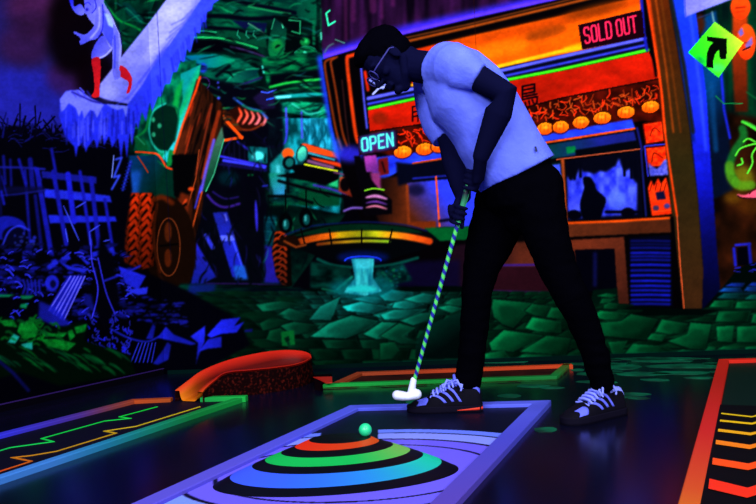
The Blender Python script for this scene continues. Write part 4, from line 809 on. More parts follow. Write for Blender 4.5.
def vmat(name, rough=.9, spec=.1, emit=0., speck=None):   # paint whose colour is stored on the surface
    if name in MATS: return MATS[name]
    m = mat(name, (1, 1, 1, 1), rough, spec); N = m.node_tree.nodes; L = m.node_tree.links; b = N['Principled BSDF']
    a = N.new('ShaderNodeAttribute'); a.attribute_name = 'Col'; L.new(a.outputs['Color'], b.inputs['Base Color'])
    if emit: L.new(a.outputs['Color'], b.inputs['Emission Color']); b.inputs['Emission Strength'].default_value = emit
    return m

def link(name, me, m=None, parent=None, smooth=True):
    o = bpy.data.objects.new(name, me); C.objects.link(o)
    if m: me.materials.append(m)
    if parent: o.parent = parent
    if smooth and len(me.polygons): me.polygons.foreach_set('use_smooth', [True]*len(me.polygons))
    return o
def tag(o, label=None, cat=None, group=None, kind=None):
    if label: o['label'] = label
    if cat: o['category'] = cat
    if group: o['group'] = group
    if kind: o['kind'] = kind
    return o
def empty(name, loc=(0, 0, 0)):
    o = bpy.data.objects.new(name, None); C.objects.link(o); o.location = loc; o.empty_display_size = .05; return o
def pyd(name, V, F, m=None, parent=None, smooth=True, cols=None):
    me = bpy.data.meshes.new(name); off = Vector(parent.location) if (parent and not parent.parent) else Vector((0, 0, 0))
    me.from_pydata([tuple(Vector(v)-off) for v in V], [], F); me.update()
    if cols is not None:
        a = me.color_attributes.new('Col', 'FLOAT_COLOR', 'POINT'); a.data.foreach_set('color', np.asarray(cols, np.float32).ravel())
    bm = bmesh.new(); bm.from_mesh(me); bmesh.ops.recalc_face_normals(bm, faces=bm.faces); bm.to_mesh(me); bm.free()
    return link(name, me, m, parent, smooth)
# every part is given in world positions; the parent Empties sit at the thing's base and only carry a location
def box(name, lo, hi, m, parent=None, kind=None):
    V = [(x, y, z) for z in (lo[2], hi[2]) for y in (lo[1], hi[1]) for x in (lo[0], hi[0])]
    return pyd(name, V, [(0, 1, 3, 2), (4, 6, 7, 5), (0, 4, 5, 1), (2, 3, 7, 6), (0, 2, 6, 4), (1, 5, 7, 3)], m, parent, False)
def prism(name, pts, z0, z1, m, parent=None):
    n = len(pts); V = [(p[0], p[1], z0) for p in pts]+[(p[0], p[1], z1) for p in pts]
    F = [tuple(range(n))[::-1], tuple(range(n, 2*n))]+[(i, (i+1) % n, n+(i+1) % n, n+i) for i in range(n)]
    return pyd(name, V, F, m, parent, False)

# ---- materials
BLACKW = mat('black_wall_paint', col(6, 6, 14), .9, 0.)
MURAL = vmat('fluorescent_mural_paint', .95, 0.0)
NEON = vmat('fluorescent_rail_paint', .6, .1, .12)
LANEP = vmat('painted_lane_surface', .4, .09, .05)

# ---- walls: plan positions of the room corner and of the wall feet
K0 = gz(165, 374); KR = gz(756, 353); KL = gz(0, 412)
dR = (KR-K0).normalized(); dL = (KL-K0).normalized()
ER = K0+dR*5.2; EL = K0+dL*2.0
nR = Vector((-dR.y, dR.x, 0)); nR = nR if nR.y < 0 else -nR       # towards the room
nL = Vector((-dL.y, dL.x, 0)); nL = nL if nL.x > 0 else -nL
HT = 2.75
def slab(name, a, b, n, th, z0, z1, m):
    P = [a, b, b-n*th, a-n*th]
    return tag(prism(name, P, z0, z1, m), kind='structure')
slab('wall_back', K0-nR*.004, ER-nR*.004, nR, .1, 0, HT, BLACKW)
slab('wall_left', K0-nL*.004-dL*.0, EL-nL*.004, nL, .1, 0, HT, BLACKW)

wr = Vector((-dR.y, dR.x, 0)); wr = wr if wr.y < 0 else -wr
slab('wall_right', ER-nR*0, ER+nR*8.0, dR*-1, .1, 0, HT, BLACKW)
# ---- the mural: drawn on the sheet, laid onto both walls
paint_all()
A_ = np.clip(art, 0, 1)
camR = np.array([math.cos(ROLL), -math.sin(ROLL)*math.sin(PIT), -math.sin(ROLL)*math.cos(PIT)])
camU = np.array([math.sin(ROLL), math.cos(ROLL)*math.sin(PIT), math.cos(ROLL)*math.cos(PIT)])
camF = np.array([0, math.cos(PIT), -math.sin(PIT)])
def sheet(P):                              # drafting-sheet position of a wall point
    q = P-np.array([0, 0, EYE]); d = q@camF
    return 378+FOC*(q@camR)/d, 252-FOC*(q@camU)/d
def sample(x, y):
    u = np.clip((x-PX0)*PS-.5, 0, PW-1.001); v = np.clip((y-PY0)*PS-.5, 0, PH-1.001)
    i = u.astype(int); j = v.astype(int); a = (u-i)[..., None]; b = (v-j)[..., None]
    c = A_[j, i]*(1-a)*(1-b)+A_[j, i+1]*a*(1-b)+A_[j+1, i]*(1-a)*b+A_[j+1, i+1]*a*b
    return c
mural = empty('mural', tuple(K0)); tag(mural, 'large fluorescent mural of a night street with food stall and machine covering both walls', 'mural')
def wall_faces(a, d, n, length, step):
    nu = int(length/step); nv = int((HT-.35)/step)
    uu = np.linspace(0, length, nu+1); zz = np.linspace(0.0, HT-.35, nv+1)
    U, Z = np.meshgrid(uu, zz)
    P = np.zeros(U.shape+(3,)); P[..., 0] = a.x+d.x*U; P[..., 1] = a.y+d.y*U; P[..., 2] = Z
    x, y = sheet(P); c = sample(x, y)
    colr = np.ones(U.shape+(4,), np.float32); colr[..., :3] = lin(c)*ALB
    idx = np.arange((nu+1)*(nv+1)).reshape(nv+1, nu+1)
    xc = (x[:-1, :-1]+x[1:, 1:])/2; yc = (y[:-1, :-1]+y[1:, 1:])/2
    ids = pid[np.clip(((yc-PY0)*PS).astype(int), 0, PH-1), np.clip(((xc-PX0)*PS).astype(int), 0, PW-1)]
    F = np.stack([idx[:-1, :-1], idx[:-1, 1:], idx[1:, 1:], idx[1:, :-1]], -1)
    if n.dot(Vector((-d.y, d.x, 0))) > 0: F = F[..., ::-1]
    vis = (xc > -80) & (xc < 860)
    return P.reshape(-1, 3), colr.reshape(-1, 4), F.reshape(-1, 4)[vis.ravel()], ids.ravel()[vis.ravel()]
W1 = wall_faces(K0+nR*.0, dR, nR, 4.3, .0048); W2 = wall_faces(K0+nL*.0, dL, nL, 1.75, .0048)
Pall = np.concatenate([W1[0], W2[0]]); Call = np.concatenate([W1[1], W2[1]]); Fall = np.concatenate([W1[2], W2[2]+len(W1[0])]); Iall = np.concatenate([W1[3], W2[3]])
built = {}
for k, (nm, par, lab) in enumerate(PARTS):
    sel = Fall[Iall == k]
    if len(sel) < 4: continue
    uq, inv = np.unique(sel, return_inverse=True); inv = inv.reshape(-1)
    me = bpy.data.meshes.new(nm); V = Pall[uq]-np.array(K0)
    me.vertices.add(len(uq)); me.vertices.foreach_set('co', V.astype(np.float32).ravel())
    me.loops.add(len(inv)); me.loops.foreach_set('vertex_index', inv.astype(np.int32))
    me.polygons.add(len(sel)); me.polygons.foreach_set('loop_start', np.arange(0, len(inv), 4, dtype=np.int32))
    me.update(calc_edges=True); me.validate()
    ca = me.color_attributes.new('Col', 'FLOAT_COLOR', 'POINT'); ca.data.foreach_set('color', Call[uq].ravel())
    o = link(nm, me, MURAL, built[par] if (par is not None and par in built) else mural, False)
    if lab: o['label'] = lab
    built[k] = o

# ---- skirtings
VIO = mat('violet_trim_paint', col(44, 26, 90), .8, 0.)
def skirt(name, a, b, n, th, h, m):
    return tag(prism(name, [a+n*.003, b+n*.003, b+n*th, a+n*th], 0, h, m), kind='structure')
skirt('baseboard_left', K0+nL*0+dL*.02, EL, nL, .014, .034, mat('dark_violet_skirting', col(5, 4, 12), .9, .0))
skirt('baseboard_back', K0+dR*.02, ER, nR, .012, .022, mat('dark_teal_skirting', col(2, 20, 20), .9, 0.))
bl = skirt('trim_1', K0+dL*.02, EL, nL, .016, .038, VIO)
for v in bl.data.vertices:
    if v.co.z < .01: v.co.z = .034

# ---- floor: glossy black, with painted green slabs and, near the wall, the mural's reflection painted on
R = random.Random(17)
fp = [gz(-260, 620), gz(1000, 620), gz(1000, 340), gz(-260, 340)]
FL = mat('glossy_black_floor', col(6, 7, 32), .22, .42, noisec=(col(3, 3, 12), 1.3, .35, .7))
fo = tag(prism('floor', [(-4.5, -3.9), (5.2, -3.9), (5.2, 5.6), (-4.5, 5.6)], -.05, 0, FL), kind='structure')
FG = mat('green_slab_reflection_paint', col(2, 104, 72), .5, .15, noisec=(col(1, 34, 28), 9, .35, .7))
FGp = []
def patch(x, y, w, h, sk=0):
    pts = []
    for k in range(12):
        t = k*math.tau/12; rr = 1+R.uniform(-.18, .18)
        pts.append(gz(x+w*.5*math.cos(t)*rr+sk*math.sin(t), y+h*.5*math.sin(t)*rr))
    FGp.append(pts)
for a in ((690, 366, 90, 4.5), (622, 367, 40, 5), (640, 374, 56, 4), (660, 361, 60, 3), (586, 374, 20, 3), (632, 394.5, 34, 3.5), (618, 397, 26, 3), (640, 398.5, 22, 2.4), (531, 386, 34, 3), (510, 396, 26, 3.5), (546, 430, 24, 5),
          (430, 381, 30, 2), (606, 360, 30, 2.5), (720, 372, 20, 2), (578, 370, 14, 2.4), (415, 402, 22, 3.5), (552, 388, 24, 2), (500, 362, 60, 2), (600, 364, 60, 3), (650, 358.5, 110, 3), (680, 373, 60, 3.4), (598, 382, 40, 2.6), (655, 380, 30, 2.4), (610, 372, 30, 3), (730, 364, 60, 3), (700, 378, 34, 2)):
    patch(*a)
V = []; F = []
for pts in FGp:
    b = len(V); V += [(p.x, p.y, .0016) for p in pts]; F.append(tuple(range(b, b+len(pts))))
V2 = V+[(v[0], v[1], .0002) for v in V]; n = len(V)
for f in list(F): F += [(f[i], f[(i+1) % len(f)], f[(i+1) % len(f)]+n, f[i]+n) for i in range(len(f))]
fg = pyd('floor_slabs_and_reflection', V2, F, FG, fo, False)

# ---- rails
def offs(pts, w, closed=False):            # parallel line on the inner side, mitred
    n = len(pts); out = []
    for i in range(n):
        a = pts[i-1] if (i > 0 or closed) else None; b = pts[i]; c = pts[(i+1) % n] if (i < n-1 or closed) else None
        def nrm(p, q): d = (q-p); d.z = 0; d.normalize(); return Vector((-d.y, d.x, 0))
        if a is None: out.append(b+nrm(b, c)*w); continue
        if c is None: out.append(b+nrm(a, b)*w); continue
        n1 = nrm(a.copy(), b.copy()); n2 = nrm(b.copy(), c.copy()); m = (n1+n2).normalized(); out.append(b+m*(w/max(.25, m.dot(n1))))
    return out
def rail(parent, a, b, ai, bi, h, fc, label=None, z0=0.0, N=24, ch=.003):
    V = []; F = []; cc = []
    for k in range(N+1):
        t = k/N; o_ = a.lerp(b, t); i_ = ai.lerp(bi, t); d = (i_-o_).normalized()
        ring = [(o_, z0), (o_, h-ch), (o_+d*ch, h), (i_-d*ch, h), (i_, h-ch), (i_, z0)]
        c = fc(t)
        for p, z in ring: V.append((p.x, p.y, z)); cc.append(col(*[q_*.93+4 for q_ in c]))
    for k in range(N):
        for j in range(6): F.append((k*6+j, k*6+(j+1) % 6, (k+1)*6+(j+1) % 6, (k+1)*6+j))
    F.append(tuple(range(6))); F.append(tuple(range(N*6, N*6+6)))
    o = pyd('rail', V, F, NEON, parent, False, cc)
    if label: o['label'] = label
    return o
def mixc(c0, c1, *st):
    s = [(0, c0), (1, c1)]+list(st); s.sort(key=lambda q: q[0])
    return lambda t: tuple(np.interp(t, [q[0] for q in s], [q[1][k] for q in s]) for k in range(3))
RH = .022
def sheet_mesh(name, quad, nu, nv, z, f, parent, m, th=.008):
    a, b, c, d = quad; V = []; cc = []; F = []
    for j in range(nv+1):
        for i in range(nu+1):
            p = a.lerp(b, i/nu).lerp(d.lerp(c, i/nu), j/nv); V.append((p.x, p.y, z)); cc.append(col(*f(p.x, p.y)))
    for j in range(nv):
        for i in range(nu):
            q = j*(nu+1)+i; F.append((q, q+1, q+nu+2, q+nu+1))
    n = len(V); brd = [i for i in range(nu+1)]+[(j+1)*(nu+1)-1 for j in range(1, nv+1)]+[nv*(nu+1)+i for i in range(nu-1, -1, -1)]+[j*(nu+1) for j in range(nv-1, 0, -1)]
    mp = {}
    for k in brd: mp[k] = len(V); V.append((V[k][0], V[k][1], z-th)); cc.append(cc[k])
    for k in range(len(brd)): p, q = brd[k], brd[(k+1) % len(brd)]; F.append((p, q, mp[q], mp[p]))
    return pyd(name, V, F, m, parent, False, cc)

# blue lane with the ringed mound
FLc, FRc = gz(350, 405, RH), gz(551, 400, RH)
nl, nr = gz(130, 504, RH), gz(454, 504, RH)
def ext(p, q, Y): t = (Y-p.y)/(q.y-p.y); return p.lerp(q, t)
NL, NRt = ext(FLc, nl, .95), ext(FRc, nr, .95)
ring = [NL, NRt, FRc, FLc]
inn = offs(ring, .062, True)
lane = empty('mini_golf_lane', (0., 2.1, 0)); tag(lane, 'blue railed mini golf lane with a ringed target mound, ball on top', 'mini golf lane')
BR = (48, 56, 224)
rail(lane, FLc, FRc, inn[3], inn[2], RH, mixc((66, 78, 216), (84, 96, 238)))
rail(lane, NL, FLc, inn[0], inn[3], RH, mixc((90, 72, 200), (72, 84, 226), (.62, (80, 74, 208)), (.8, (72, 76, 220))))
rail(lane, NRt, FRc, inn[1], inn[2], RH, mixc((80, 50, 150), (76, 88, 226), (.45, (78, 60, 176)), (.75, (64, 66, 200))))
rail(lane, NL, NRt, inn[0], inn[1], RH, mixc(BR, BR))
def ringcol(x, y):
    dx = (x+.10)/1.5; dy = y-2.22
    if dy < 0: dy *= 1.0
    m = math.hypot(dx, dy)
    vio = (100, 88, 240); whi = (124, 138, 252); blk = (5, 5, 20)
    side = min(1, max(0, (x+.5)/.9))
    for lo, hi, c in ((0, .275, vio), (.275, .285, blk), (.285, .345, vio), (.345, .358, blk), (.358, .43, whi), (.43, .441, blk), (.441, .485, (96, 120, 250))):
        if lo <= m < hi:
            if dy > 0 and -.24 < x < -.03: return (6, 8, 30)
            if dy < 0 and m > .36: return (112, 140, 250)
            return c
    return (6, 8, 30) if dy > 0 else (100, 92, 240)
iq = [p.copy() for p in inn]
sheet_mesh('playing_surface', [iq[0], iq[1], iq[2], iq[3]], 240, 480, .009, ringcol, lane, LANEP)
# mound: contours given by where their left, right and front points lie
cont = [((309, 440), (371, 436.5), (338, 443.5), .066), ((295, 447), (379, 440), (324, 450.5), .062), ((281, 453), (393, 443.5), (316, 457.5), .054), ((265, 460), (410, 449), (314, 466.5), .044),
        ((252, 466), (423, 453.5), (311, 474), .034), ((230, 477), (441, 460), (300, 488), .021), ((214, 485.5), (457, 467), (288, 496.5), .010)]
def cpar(L_, R_, B_, z):
    a, b, c = gz(*L_, z), gz(*R_, z), gz(*B_, z); cx = (a.x+b.x)/2; ang = math.atan2(b.y-a.y, b.x-a.x); rx = (b-a).length/2
    cy = (a.y+b.y)/2; return cx, cy, rx, max(.035, (cy-c.y)*1.0), ang, z
CP = [cpar(*c) for c in cont]
def cpt(k, t, grow=0):
    cx, cy, rx, ry, an, z = CP[k]; x = (rx+grow)*math.cos(t); y = (ry+grow)*math.sin(t)
    return Vector((cx+x*math.cos(an)-y*math.sin(an), cy+x*math.sin(an)+y*math.cos(an), z))
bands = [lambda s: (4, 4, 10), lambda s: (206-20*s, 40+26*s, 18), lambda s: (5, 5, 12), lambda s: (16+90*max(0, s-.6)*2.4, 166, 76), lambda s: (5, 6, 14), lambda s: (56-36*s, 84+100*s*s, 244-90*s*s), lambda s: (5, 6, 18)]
V = []; F = []; cc = []; NS = 96
for b in range(7):
    sub = 1 if b == 0 else 3
    for j in range(sub+1):
        f = j/sub; z_e = 0
        for i in range(NS):
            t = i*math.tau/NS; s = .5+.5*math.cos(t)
            if b == 0: p = cpt(0, t) if j else Vector((CP[0][0], CP[0][1], .069))
            else: p = cpt(b-1, t).lerp(cpt(b, t), f)
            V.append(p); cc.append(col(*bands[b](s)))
    base = len(V)-(sub+1)*NS
    for j in range(sub):
        for i in range(NS): F.append((base+j*NS+i, base+j*NS+(i+1) % NS, base+(j+1)*NS+(i+1) % NS, base+(j+1)*NS+i))
base = len(V)
for i in range(NS): p = cpt(6, i*math.tau/NS); V.append(p); cc.append(col(5, 6, 18))
for i in range(NS): p = cpt(6, i*math.tau/NS, .004); V.append((p.x, p.y, .0088)); cc.append(col(5, 6, 18))
for i in range(NS): F.append((base+i, base+(i+1) % NS, base+NS+(i+1) % NS, base+NS+i))
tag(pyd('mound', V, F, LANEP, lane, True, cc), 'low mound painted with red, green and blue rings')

# left lane, gradient rails and zigzag lines
def lanez(x, y): return gz(x, y, RH)
A0 = gz(0, 485, 0); A1 = gz(248, 400.5, 0); A0.z = A1.z = 0
An = ext(A1, A0, 1.75)
E1 = gz(203, 397, RH)
B0 = gz(0, 432.4, RH); B1 = gz(132, 399, RH); B2 = gz(173, 397, RH); Bn = ext(B1, B0, 2.2)
ll = empty('mini_golf_lane', (A1.x, A1.y, 0)); tag(ll, 'mini golf lane with green and yellow zigzag lines, at left below the rubble painting', 'mini golf lane')
oi = offs([An, A1], .036); 
E1i = E1-Vector((0, .045, 0)); A1t = A1.copy()
rail(ll, An, A1, oi[0], oi[1], RH, mixc((56, 110, 214), (10, 146, 56), (.42, (52, 118, 206)), (.55, (24, 118, 160)), (.68, (10, 124, 100)), (.8, (8, 120, 54))), 'rail fading from blue to green')
d_ = (E1-A1); pn = Vector((d_.y, -d_.x, 0)).normalized(); pn = pn if pn.y < 0 else -pn
rail(ll, A1, E1, A1+pn*.04, E1+pn*.04, RH+.004, mixc((12, 160, 60), (10, 140, 60)), 'short green end rail', z0=.001)
bi = offs([Bn, B1, B2], -.045)
rail(ll, Bn, B1, bi[0], bi[1], RH, mixc((50, 50, 220), (150, 56, 30), (.55, (44, 44, 216)), (.78, (66, 40, 150)), (.9, (110, 50, 70))), 'rail fading from blue to rust')
rail(ll, B1, B2, bi[1], bi[2], RH, mixc((168, 62, 20), (150, 60, 16)), 'short orange rail')
prism('playing_surface', [Bn, B1, B2, E1, oi[1], oi[0]], 0.0005, .007, mat('dark_lane_felt', col(8, 6, 26), .6, .06), ll)
def stroke(name, pts, w, fc, parent, z=.0095, lab=None):
    P = [gz(x, y, z) for x, y in pts]; V = []; F = []; cc = []; Q = offs(P, w/2); Q2 = offs(P, -w/2); N = len(P)
    for k in range(N):
        for q in (Q[k], Q2[k]):
            for zz in (z, z-.002): V.append((q.x, q.y, zz)); cc.append(col(*fc(k/(N-1))))
    for k in range(N-1):
        a, b = k*4, k*4+4; F += [(a, a+2, b+2, b), (a+1, b+1, b+3, a+3), (a, b, b+1, a+1), (a+2, a+3, b+3, b+2)]
    F += [(0, 1, 3, 2), ((N-1)*4, (N-1)*4+2, (N-1)*4+3, (N-1)*4+1)]
    o = pyd(name, V, F, LANEP, parent, False, cc)
    if lab: o['label'] = lab
    return o
def cr5(*pts): return [(x/3.78, 371+y/3.78) for x, y in pts]
stroke('zigzag_line', cr5((-90, 330), (0, 300), (40, 288), (155, 272), (200, 266), (158, 254), (395, 188), (490, 178), (452, 172), (595, 134)), .0085, mixc((20, 190, 90), (20, 210, 60)), ll, lab='green zigzag line')
stroke('zigzag_line', cr5((-90, 405), (0, 378), (118, 340), (48, 326), (120, 318), (215, 302), (438, 234), (396, 226), (515, 208), (756, 134)), .008, mixc((220, 50, 20), (200, 180, 30), (.3, (190, 110, 20)), (.55, (180, 130, 20)), (.7, (190, 150, 20))), ll, lab='zigzag line fading from red to yellow')

# back lane, green front rail and orange back rail
G0 = gz(322, 384.5, RH); G1 = gz(557, 376, RH); O1 = gz(571, 363.5, RH); O0 = gz(357, 371.8, RH); D0 = gz(331, 383, RH)
bk = empty('mini_golf_lane', (G0.x, G0.y, 0)); tag(bk, 'narrow mini golf lane with green front rail and orange back rail, behind the player\'s feet', 'mini golf lane')
gi = offs([G0, G1, O1], .04); 
rail(bk, G0, G1, gi[0], gi[1], RH, mixc((10, 150, 56), (10, 110, 46), (.5, (10, 140, 50)))); rail(bk, G1, O1, gi[1], gi[2], RH, mixc((12, 120, 50), (90, 90, 30)))
oi2 = offs([O1, O0, D0], .045)
rail(bk, O1, O0, oi2[0], oi2[1], RH, mixc((200, 62, 24), (150, 56, 26), (.5, (184, 56, 20))), 'orange back rail'); rail(bk, O0, D0, oi2[1], oi2[2], RH, mixc((150, 56, 26), (130, 50, 24)), 'orange diagonal rail')
prism('playing_surface', [G0, G1, O1, O0, D0], .0005, .007, mat('dark_red_lane_felt', col(52, 16, 14), .8, .05, noisec=(col(24, 8, 10), 6, .4, .7)), bk)
kb = gz(322, 387, 0)
kerb = tag(prism('kerb_block', [gz(320.5, 391), gz(328, 385), gz(332, 380.5), gz(314, 381.3), gz(315, 390)], 0, .034, mat('dark_block_side', col(12, 4, 8), .9, 0.)), 'low dark block with a red top between the red bowl and the back lane', 'block')
kt = prism('top', [gz(326, 383.5, .034), gz(332.4, 383, .034), gz(332, 377, .034), gz(313, 377.5, .034), gz(318, 379.5, .034)], .034, .037, mat('red_block_top', col(176, 24, 14), .5), kerb); kt['label'] = 'red top'

# right lane
R0 = gz(718.5, 359, RH); R1 = gz(677.5, 504, RH); Rn = ext(R0, R1, 1.1); RB = gz(800, 356.5, RH); RB = R0.lerp(RB, 1.3); Rr = Vector((RB.x+.1, 1.1, RH))
rr = offs([Rn, R0, RB], -.05)
rl = empty('mini_golf_lane', (R0.x, R0.y, 0)); tag(rl, 'mini golf lane with red rails and yellow to red stripes, at the right edge', 'mini golf lane')
rail(rl, Rn, R0, rr[0], rr[1], RH, mixc((190, 120, 20), (190, 26, 16), (.18, (196, 120, 24)), (.3, (196, 66, 30)), (.5, (190, 30, 30)), (.8, (170, 24, 14))), 'red left rail turning orange'); rail(rl, R0, RB, rr[1], rr[2], RH, mixc((206, 30, 16), (190, 26, 14)), 'red back rail')
rail(rl, RB, Rr, RB-Vector((.05, 0, 0)), Rr-Vector((.05, 0, 0)), RH, mixc((190, 26, 14), (190, 60, 20)))
prism('playing_surface', [Rn, R0, RB, Rr], .0005, .006, mat('dark_green_lane_felt', col(4, 26, 22), .5, .1), rl)
p0 = gz(713.5, 404.3, .02); p1 = gz(692, 525, .02); pr = gz(830, 408, .02); pr2 = gz(900, 525, .02)
prism('raised_panel', [p0, pr, pr2, p1], .006, .02, mat('black_lane_panel', col(6, 6, 10), .5, .06), rl)
def cr8(*pts): return [(556+x/3.78, 371+y/3.78) for x, y in pts]
SC = [((625, 160), (740, 173), (790, 160), 5, (210, 176, 24)), ((620, 187), (740, 199), (790, 186), 7, (222, 176, 20)), ((613, 223), (736, 238), (800, 222), 10, (226, 160, 24)), ((605, 268), (732, 287), (800, 268), 16, (232, 120, 24)), ((593, 340), (726, 362), (800, 342), 25, (236, 74, 22)), ((580, 425), (722, 460), (800, 436), 38, (226, 44, 24)), ((560, 545), (716, 590), (800, 560), 56, (220, 40, 30))]
for a, b, c, t, cl in SC:
    f = .0205; hp_ = t/3.78/2; V = []; F = []
    for z in (f, f+.002):
        for k_, (x, y) in enumerate((a, b, c)):
            px, py = 556+x/3.78, 371+y/3.78; sk = (0, .1, .1)[k_]*t
            V += [tuple(gz(px+sk/3.78*.5, py-hp_, z)), tuple(gz(px-(4/3.78*t/38 if k_ == 0 else 0), py+hp_, z))]
    F = [(6, 8, 9, 7), (8, 10, 11, 9), (0, 1, 3, 2), (2, 3, 5, 4), (0, 2, 8, 6), (2, 4, 10, 8), (1, 7, 9, 3), (3, 9, 11, 5), (0, 6, 7, 1), (4, 5, 11, 10)]
    pyd('stripe', V, F, LANEP, rl, False, [col(*cl)]*12)

# curved banked ramp with an oval bowl end
bowl = empty('banked_curve_ramp', (gz(250, 392).x, gz(250, 392).y, 0)); tag(bowl, 'curved red and orange ramp rising from the left lane into an oval bowl', 'ramp')
Opx = [(174.8, 390.6, 3.44), (188, 380.5, 3.50), (203, 370, 3.60), (229, 359.7, 3.74), (260, 352.6, 3.88), (283, 350, 3.98), (300, 350.6, 3.99), (309, 353.2, 3.93), (311.5, 357, 3.85)]
Npx = [(202.5, 392, 3.385), (206, 388, 3.40), (214, 381, 3.43), (226, 372.8, 3.47), (250, 370.2, 3.53), (272, 368, 3.58), (292, 365.2, 3.66), (304, 361.8, 3.75), (311.0, 357.6, 3.845)]
def sm3(P, n=6):
    P = [Vector(p) for p in P]; out = []
    for k in range(len(P)-1):
        p0 = P[max(0, k-1)]; p1 = P[k]; p2 = P[k+1]; p3 = P[min(len(P)-1, k+2)]
        for q in range(n):
            t = q/n; out.append(.5*((2*p1)+(p2-p0)*t+(2*p0-5*p1+4*p2-p3)*t*t+(3*p1-p0-3*p2+p3)*t**3))
    out.append(P[-1]); return out
OO = sm3([at(*p) for p in Opx]); NN = sm3([at(*p) for p in Npx])
V = []; F = []; cc = []; M_ = len(OO); K = 24
rw = .026
for i in range(M_):
    o_, n_ = OO[i], NN[i]; u = i/(M_-1); d = (o_-n_); w = max(d.length, .02); dd = d.normalized()
    zf = .010+.06*min(1, u*1.7)
    r_ = min(rw, w*.3)
    sec = [n_, n_+dd*r_]
    a, b = n_+dd*r_, o_-dd*r_
    for j in range(1, K):
        s = j/K; p = a.lerp(b, s); dip = 1-abs(2*s-1)**9
        zz = p.z+(min(p.z, zf)-p.z)*dip; sec.append(Vector((p.x, p.y, zz)))
    sec += [b, o_]
    for j, p in enumerate(sec):
        V.append(p); up = max(0, 1-u*3.2)
        inner = 1 < j < len(sec)-2
        c = (84+120*up, 6+104*up, 6) if inner else (192, 30+34*up, 16)  # inside of the channel coloured darker to stand for its shade, rim brighter
        cc.append(col(*c))
S_ = len(sec)
for i in range(M_-1):
    for j in range(S_-1): F.append((i*S_+j, i*S_+j+1, (i+1)*S_+j+1, (i+1)*S_+j))
tag(pyd('channel', V, F, NEON, bowl, True, cc), 'red rim and channel, orange at its foot')
V = []; F = []
lo = [Vector((p.x+.012*min(1, i/8), p.y+.012*min(1, i/8), 0.0)) for i, p in enumerate(NN)]; lo2 = [Vector((p.x, p.y-.01, 0.0)) for i, p in enumerate(OO)]
top1 = [p-Vector((0, 0, .007)) for p in NN]; top2 = [p-Vector((0, 0, .007)) for p in OO]
for a, b, c, d in zip(lo, top1, top2, lo2): V += [a, b, c, d]
n = len(NN)
for i in range(n-1):
    F.append((i*4, i*4+1, i*4+5, i*4+4)); F.append((i*4+2, i*4+3, i*4+7, i*4+6))
F += [(4*(n-1), 4*(n-1)+1, 4*(n-1)+2, 4*(n-1)+3)]
sp = mat('speckled_carpet_side', col(16, 4, 6), .95, .0, noisec=(col(84, 22, 16), 70, .52, .78))
tag(pyd('side_wall', V, F, sp, bowl, False), 'dark speckled outer side')

# ---- golf ball
def uv(name, c, r, m, parent=None, seg=32, rings=20, dim=False):
    bm = bmesh.new(); bmesh.ops.create_uvsphere(bm, u_segments=seg, v_segments=rings, radius=r)
    me = bpy.data.meshes.new(name); bm.to_mesh(me); bm.free(); o = link(name, me, m, parent); o.location = c; return o
bc = at(365.3, 429.8, 2.40); br = .0213
m = mat('green_ball', col(30, 200, 140), .35, .5, .08); 
N = m.node_tree.nodes; Lk = m.node_tree.links; vo = N.new('ShaderNodeTexVoronoi'); vo.inputs['Scale'].default_value = 260; bp = N.new('ShaderNodeBump'); bp.inputs['Strength'].default_value = .25; bp.inputs['Distance'].default_value = .001
tcn = [x for x in N if x.type == 'TEX_COORD'][0]; Lk.new(tcn.outputs['Object'], vo.inputs['Vector']); Lk.new(vo.outputs['Distance'], bp.inputs['Height']); Lk.new(bp.outputs['Normal'], N['Principled BSDF'].inputs['Normal'])
ball = uv('golf_ball', bc, br, m); tag(ball, 'small bright green golf ball resting on top of the ringed mound', 'golf ball')

# ---- organic builders
def tube(bm, P, seg=18, flat=False):       # P: list of (centre, radius or (ra, rb), side vector or None)
    rings = []; n = len(P)
    for k in range(n):
        c = Vector(P[k][0]); r = P[k][1]; ra, rb = r if isinstance(r, tuple) else (r, r)
        a = Vector(P[max(0, k-1)][0]); b = Vector(P[min(n-1, k+1)][0]); t = (b-a).normalized()
        s = Vector(P[k][2]) if len(P[k]) > 2 and P[k][2] is not None else Vector((0, 1, 0))
        s = (s-t*s.dot(t)).normalized(); q = t.cross(s)
        rings.append((c, t, s, q, ra, rb))
    out = []
    def ring(c, s, q, ra, rb): return [bm.verts.new(c+s*(ra*math.cos(i*math.tau/seg))+q*(rb*math.sin(i*math.tau/seg))) for i in range(seg)]
    def cap(first):
        c, t, s, q, ra, rb = rings[0] if first else rings[-1]; sg = -1 if first else 1
        L_ = []; hh = min(ra, rb)
        for a in ((70, 45, 22) if first else (22, 45, 70)):
            f = math.cos(math.radians(a)); g = math.sin(math.radians(a)); L_.append(ring(c+t*sg*g*hh, s, q, ra*f, rb*f))
        tip = bm.verts.new(c+t*sg*hh); return L_, tip
    tip0 = tip1 = None
    if not flat: L0, tip0 = cap(True); out += L0
    for (c, t, s, q, ra, rb) in rings: out.append(ring(c, s, q, ra, rb))
    if not flat: L1, tip1 = cap(False); out += L1
    for a, b in zip(out[:-1], out[1:]):
        for i in range(seg): bm.faces.new((a[i], a[(i+1) % seg], b[(i+1) % seg], b[i]))
    if flat: bm.faces.new(out[0][::-1]); bm.faces.new(out[-1])
    else:
        for i in range(seg): bm.faces.new((tip0, out[0][(i+1) % seg], out[0][i])); bm.faces.new((out[-1][i], out[-1][(i+1) % seg], tip1))
def ball_(bm, c, r, ax=None):              # ellipsoid, r = (rx, ry, rz) along ax frame
    M = Matrix.Identity(3) if ax is None else Matrix((ax[0], ax[1], ax[2])).transposed()
    g = bmesh.ops.create_uvsphere(bm, u_segments=24, v_segments=16, radius=1)
    for v in g['verts']: v.co = Vector(c)+M@Vector((v.co.x*r[0], v.co.y*r[1], v.co.z*r[2]))
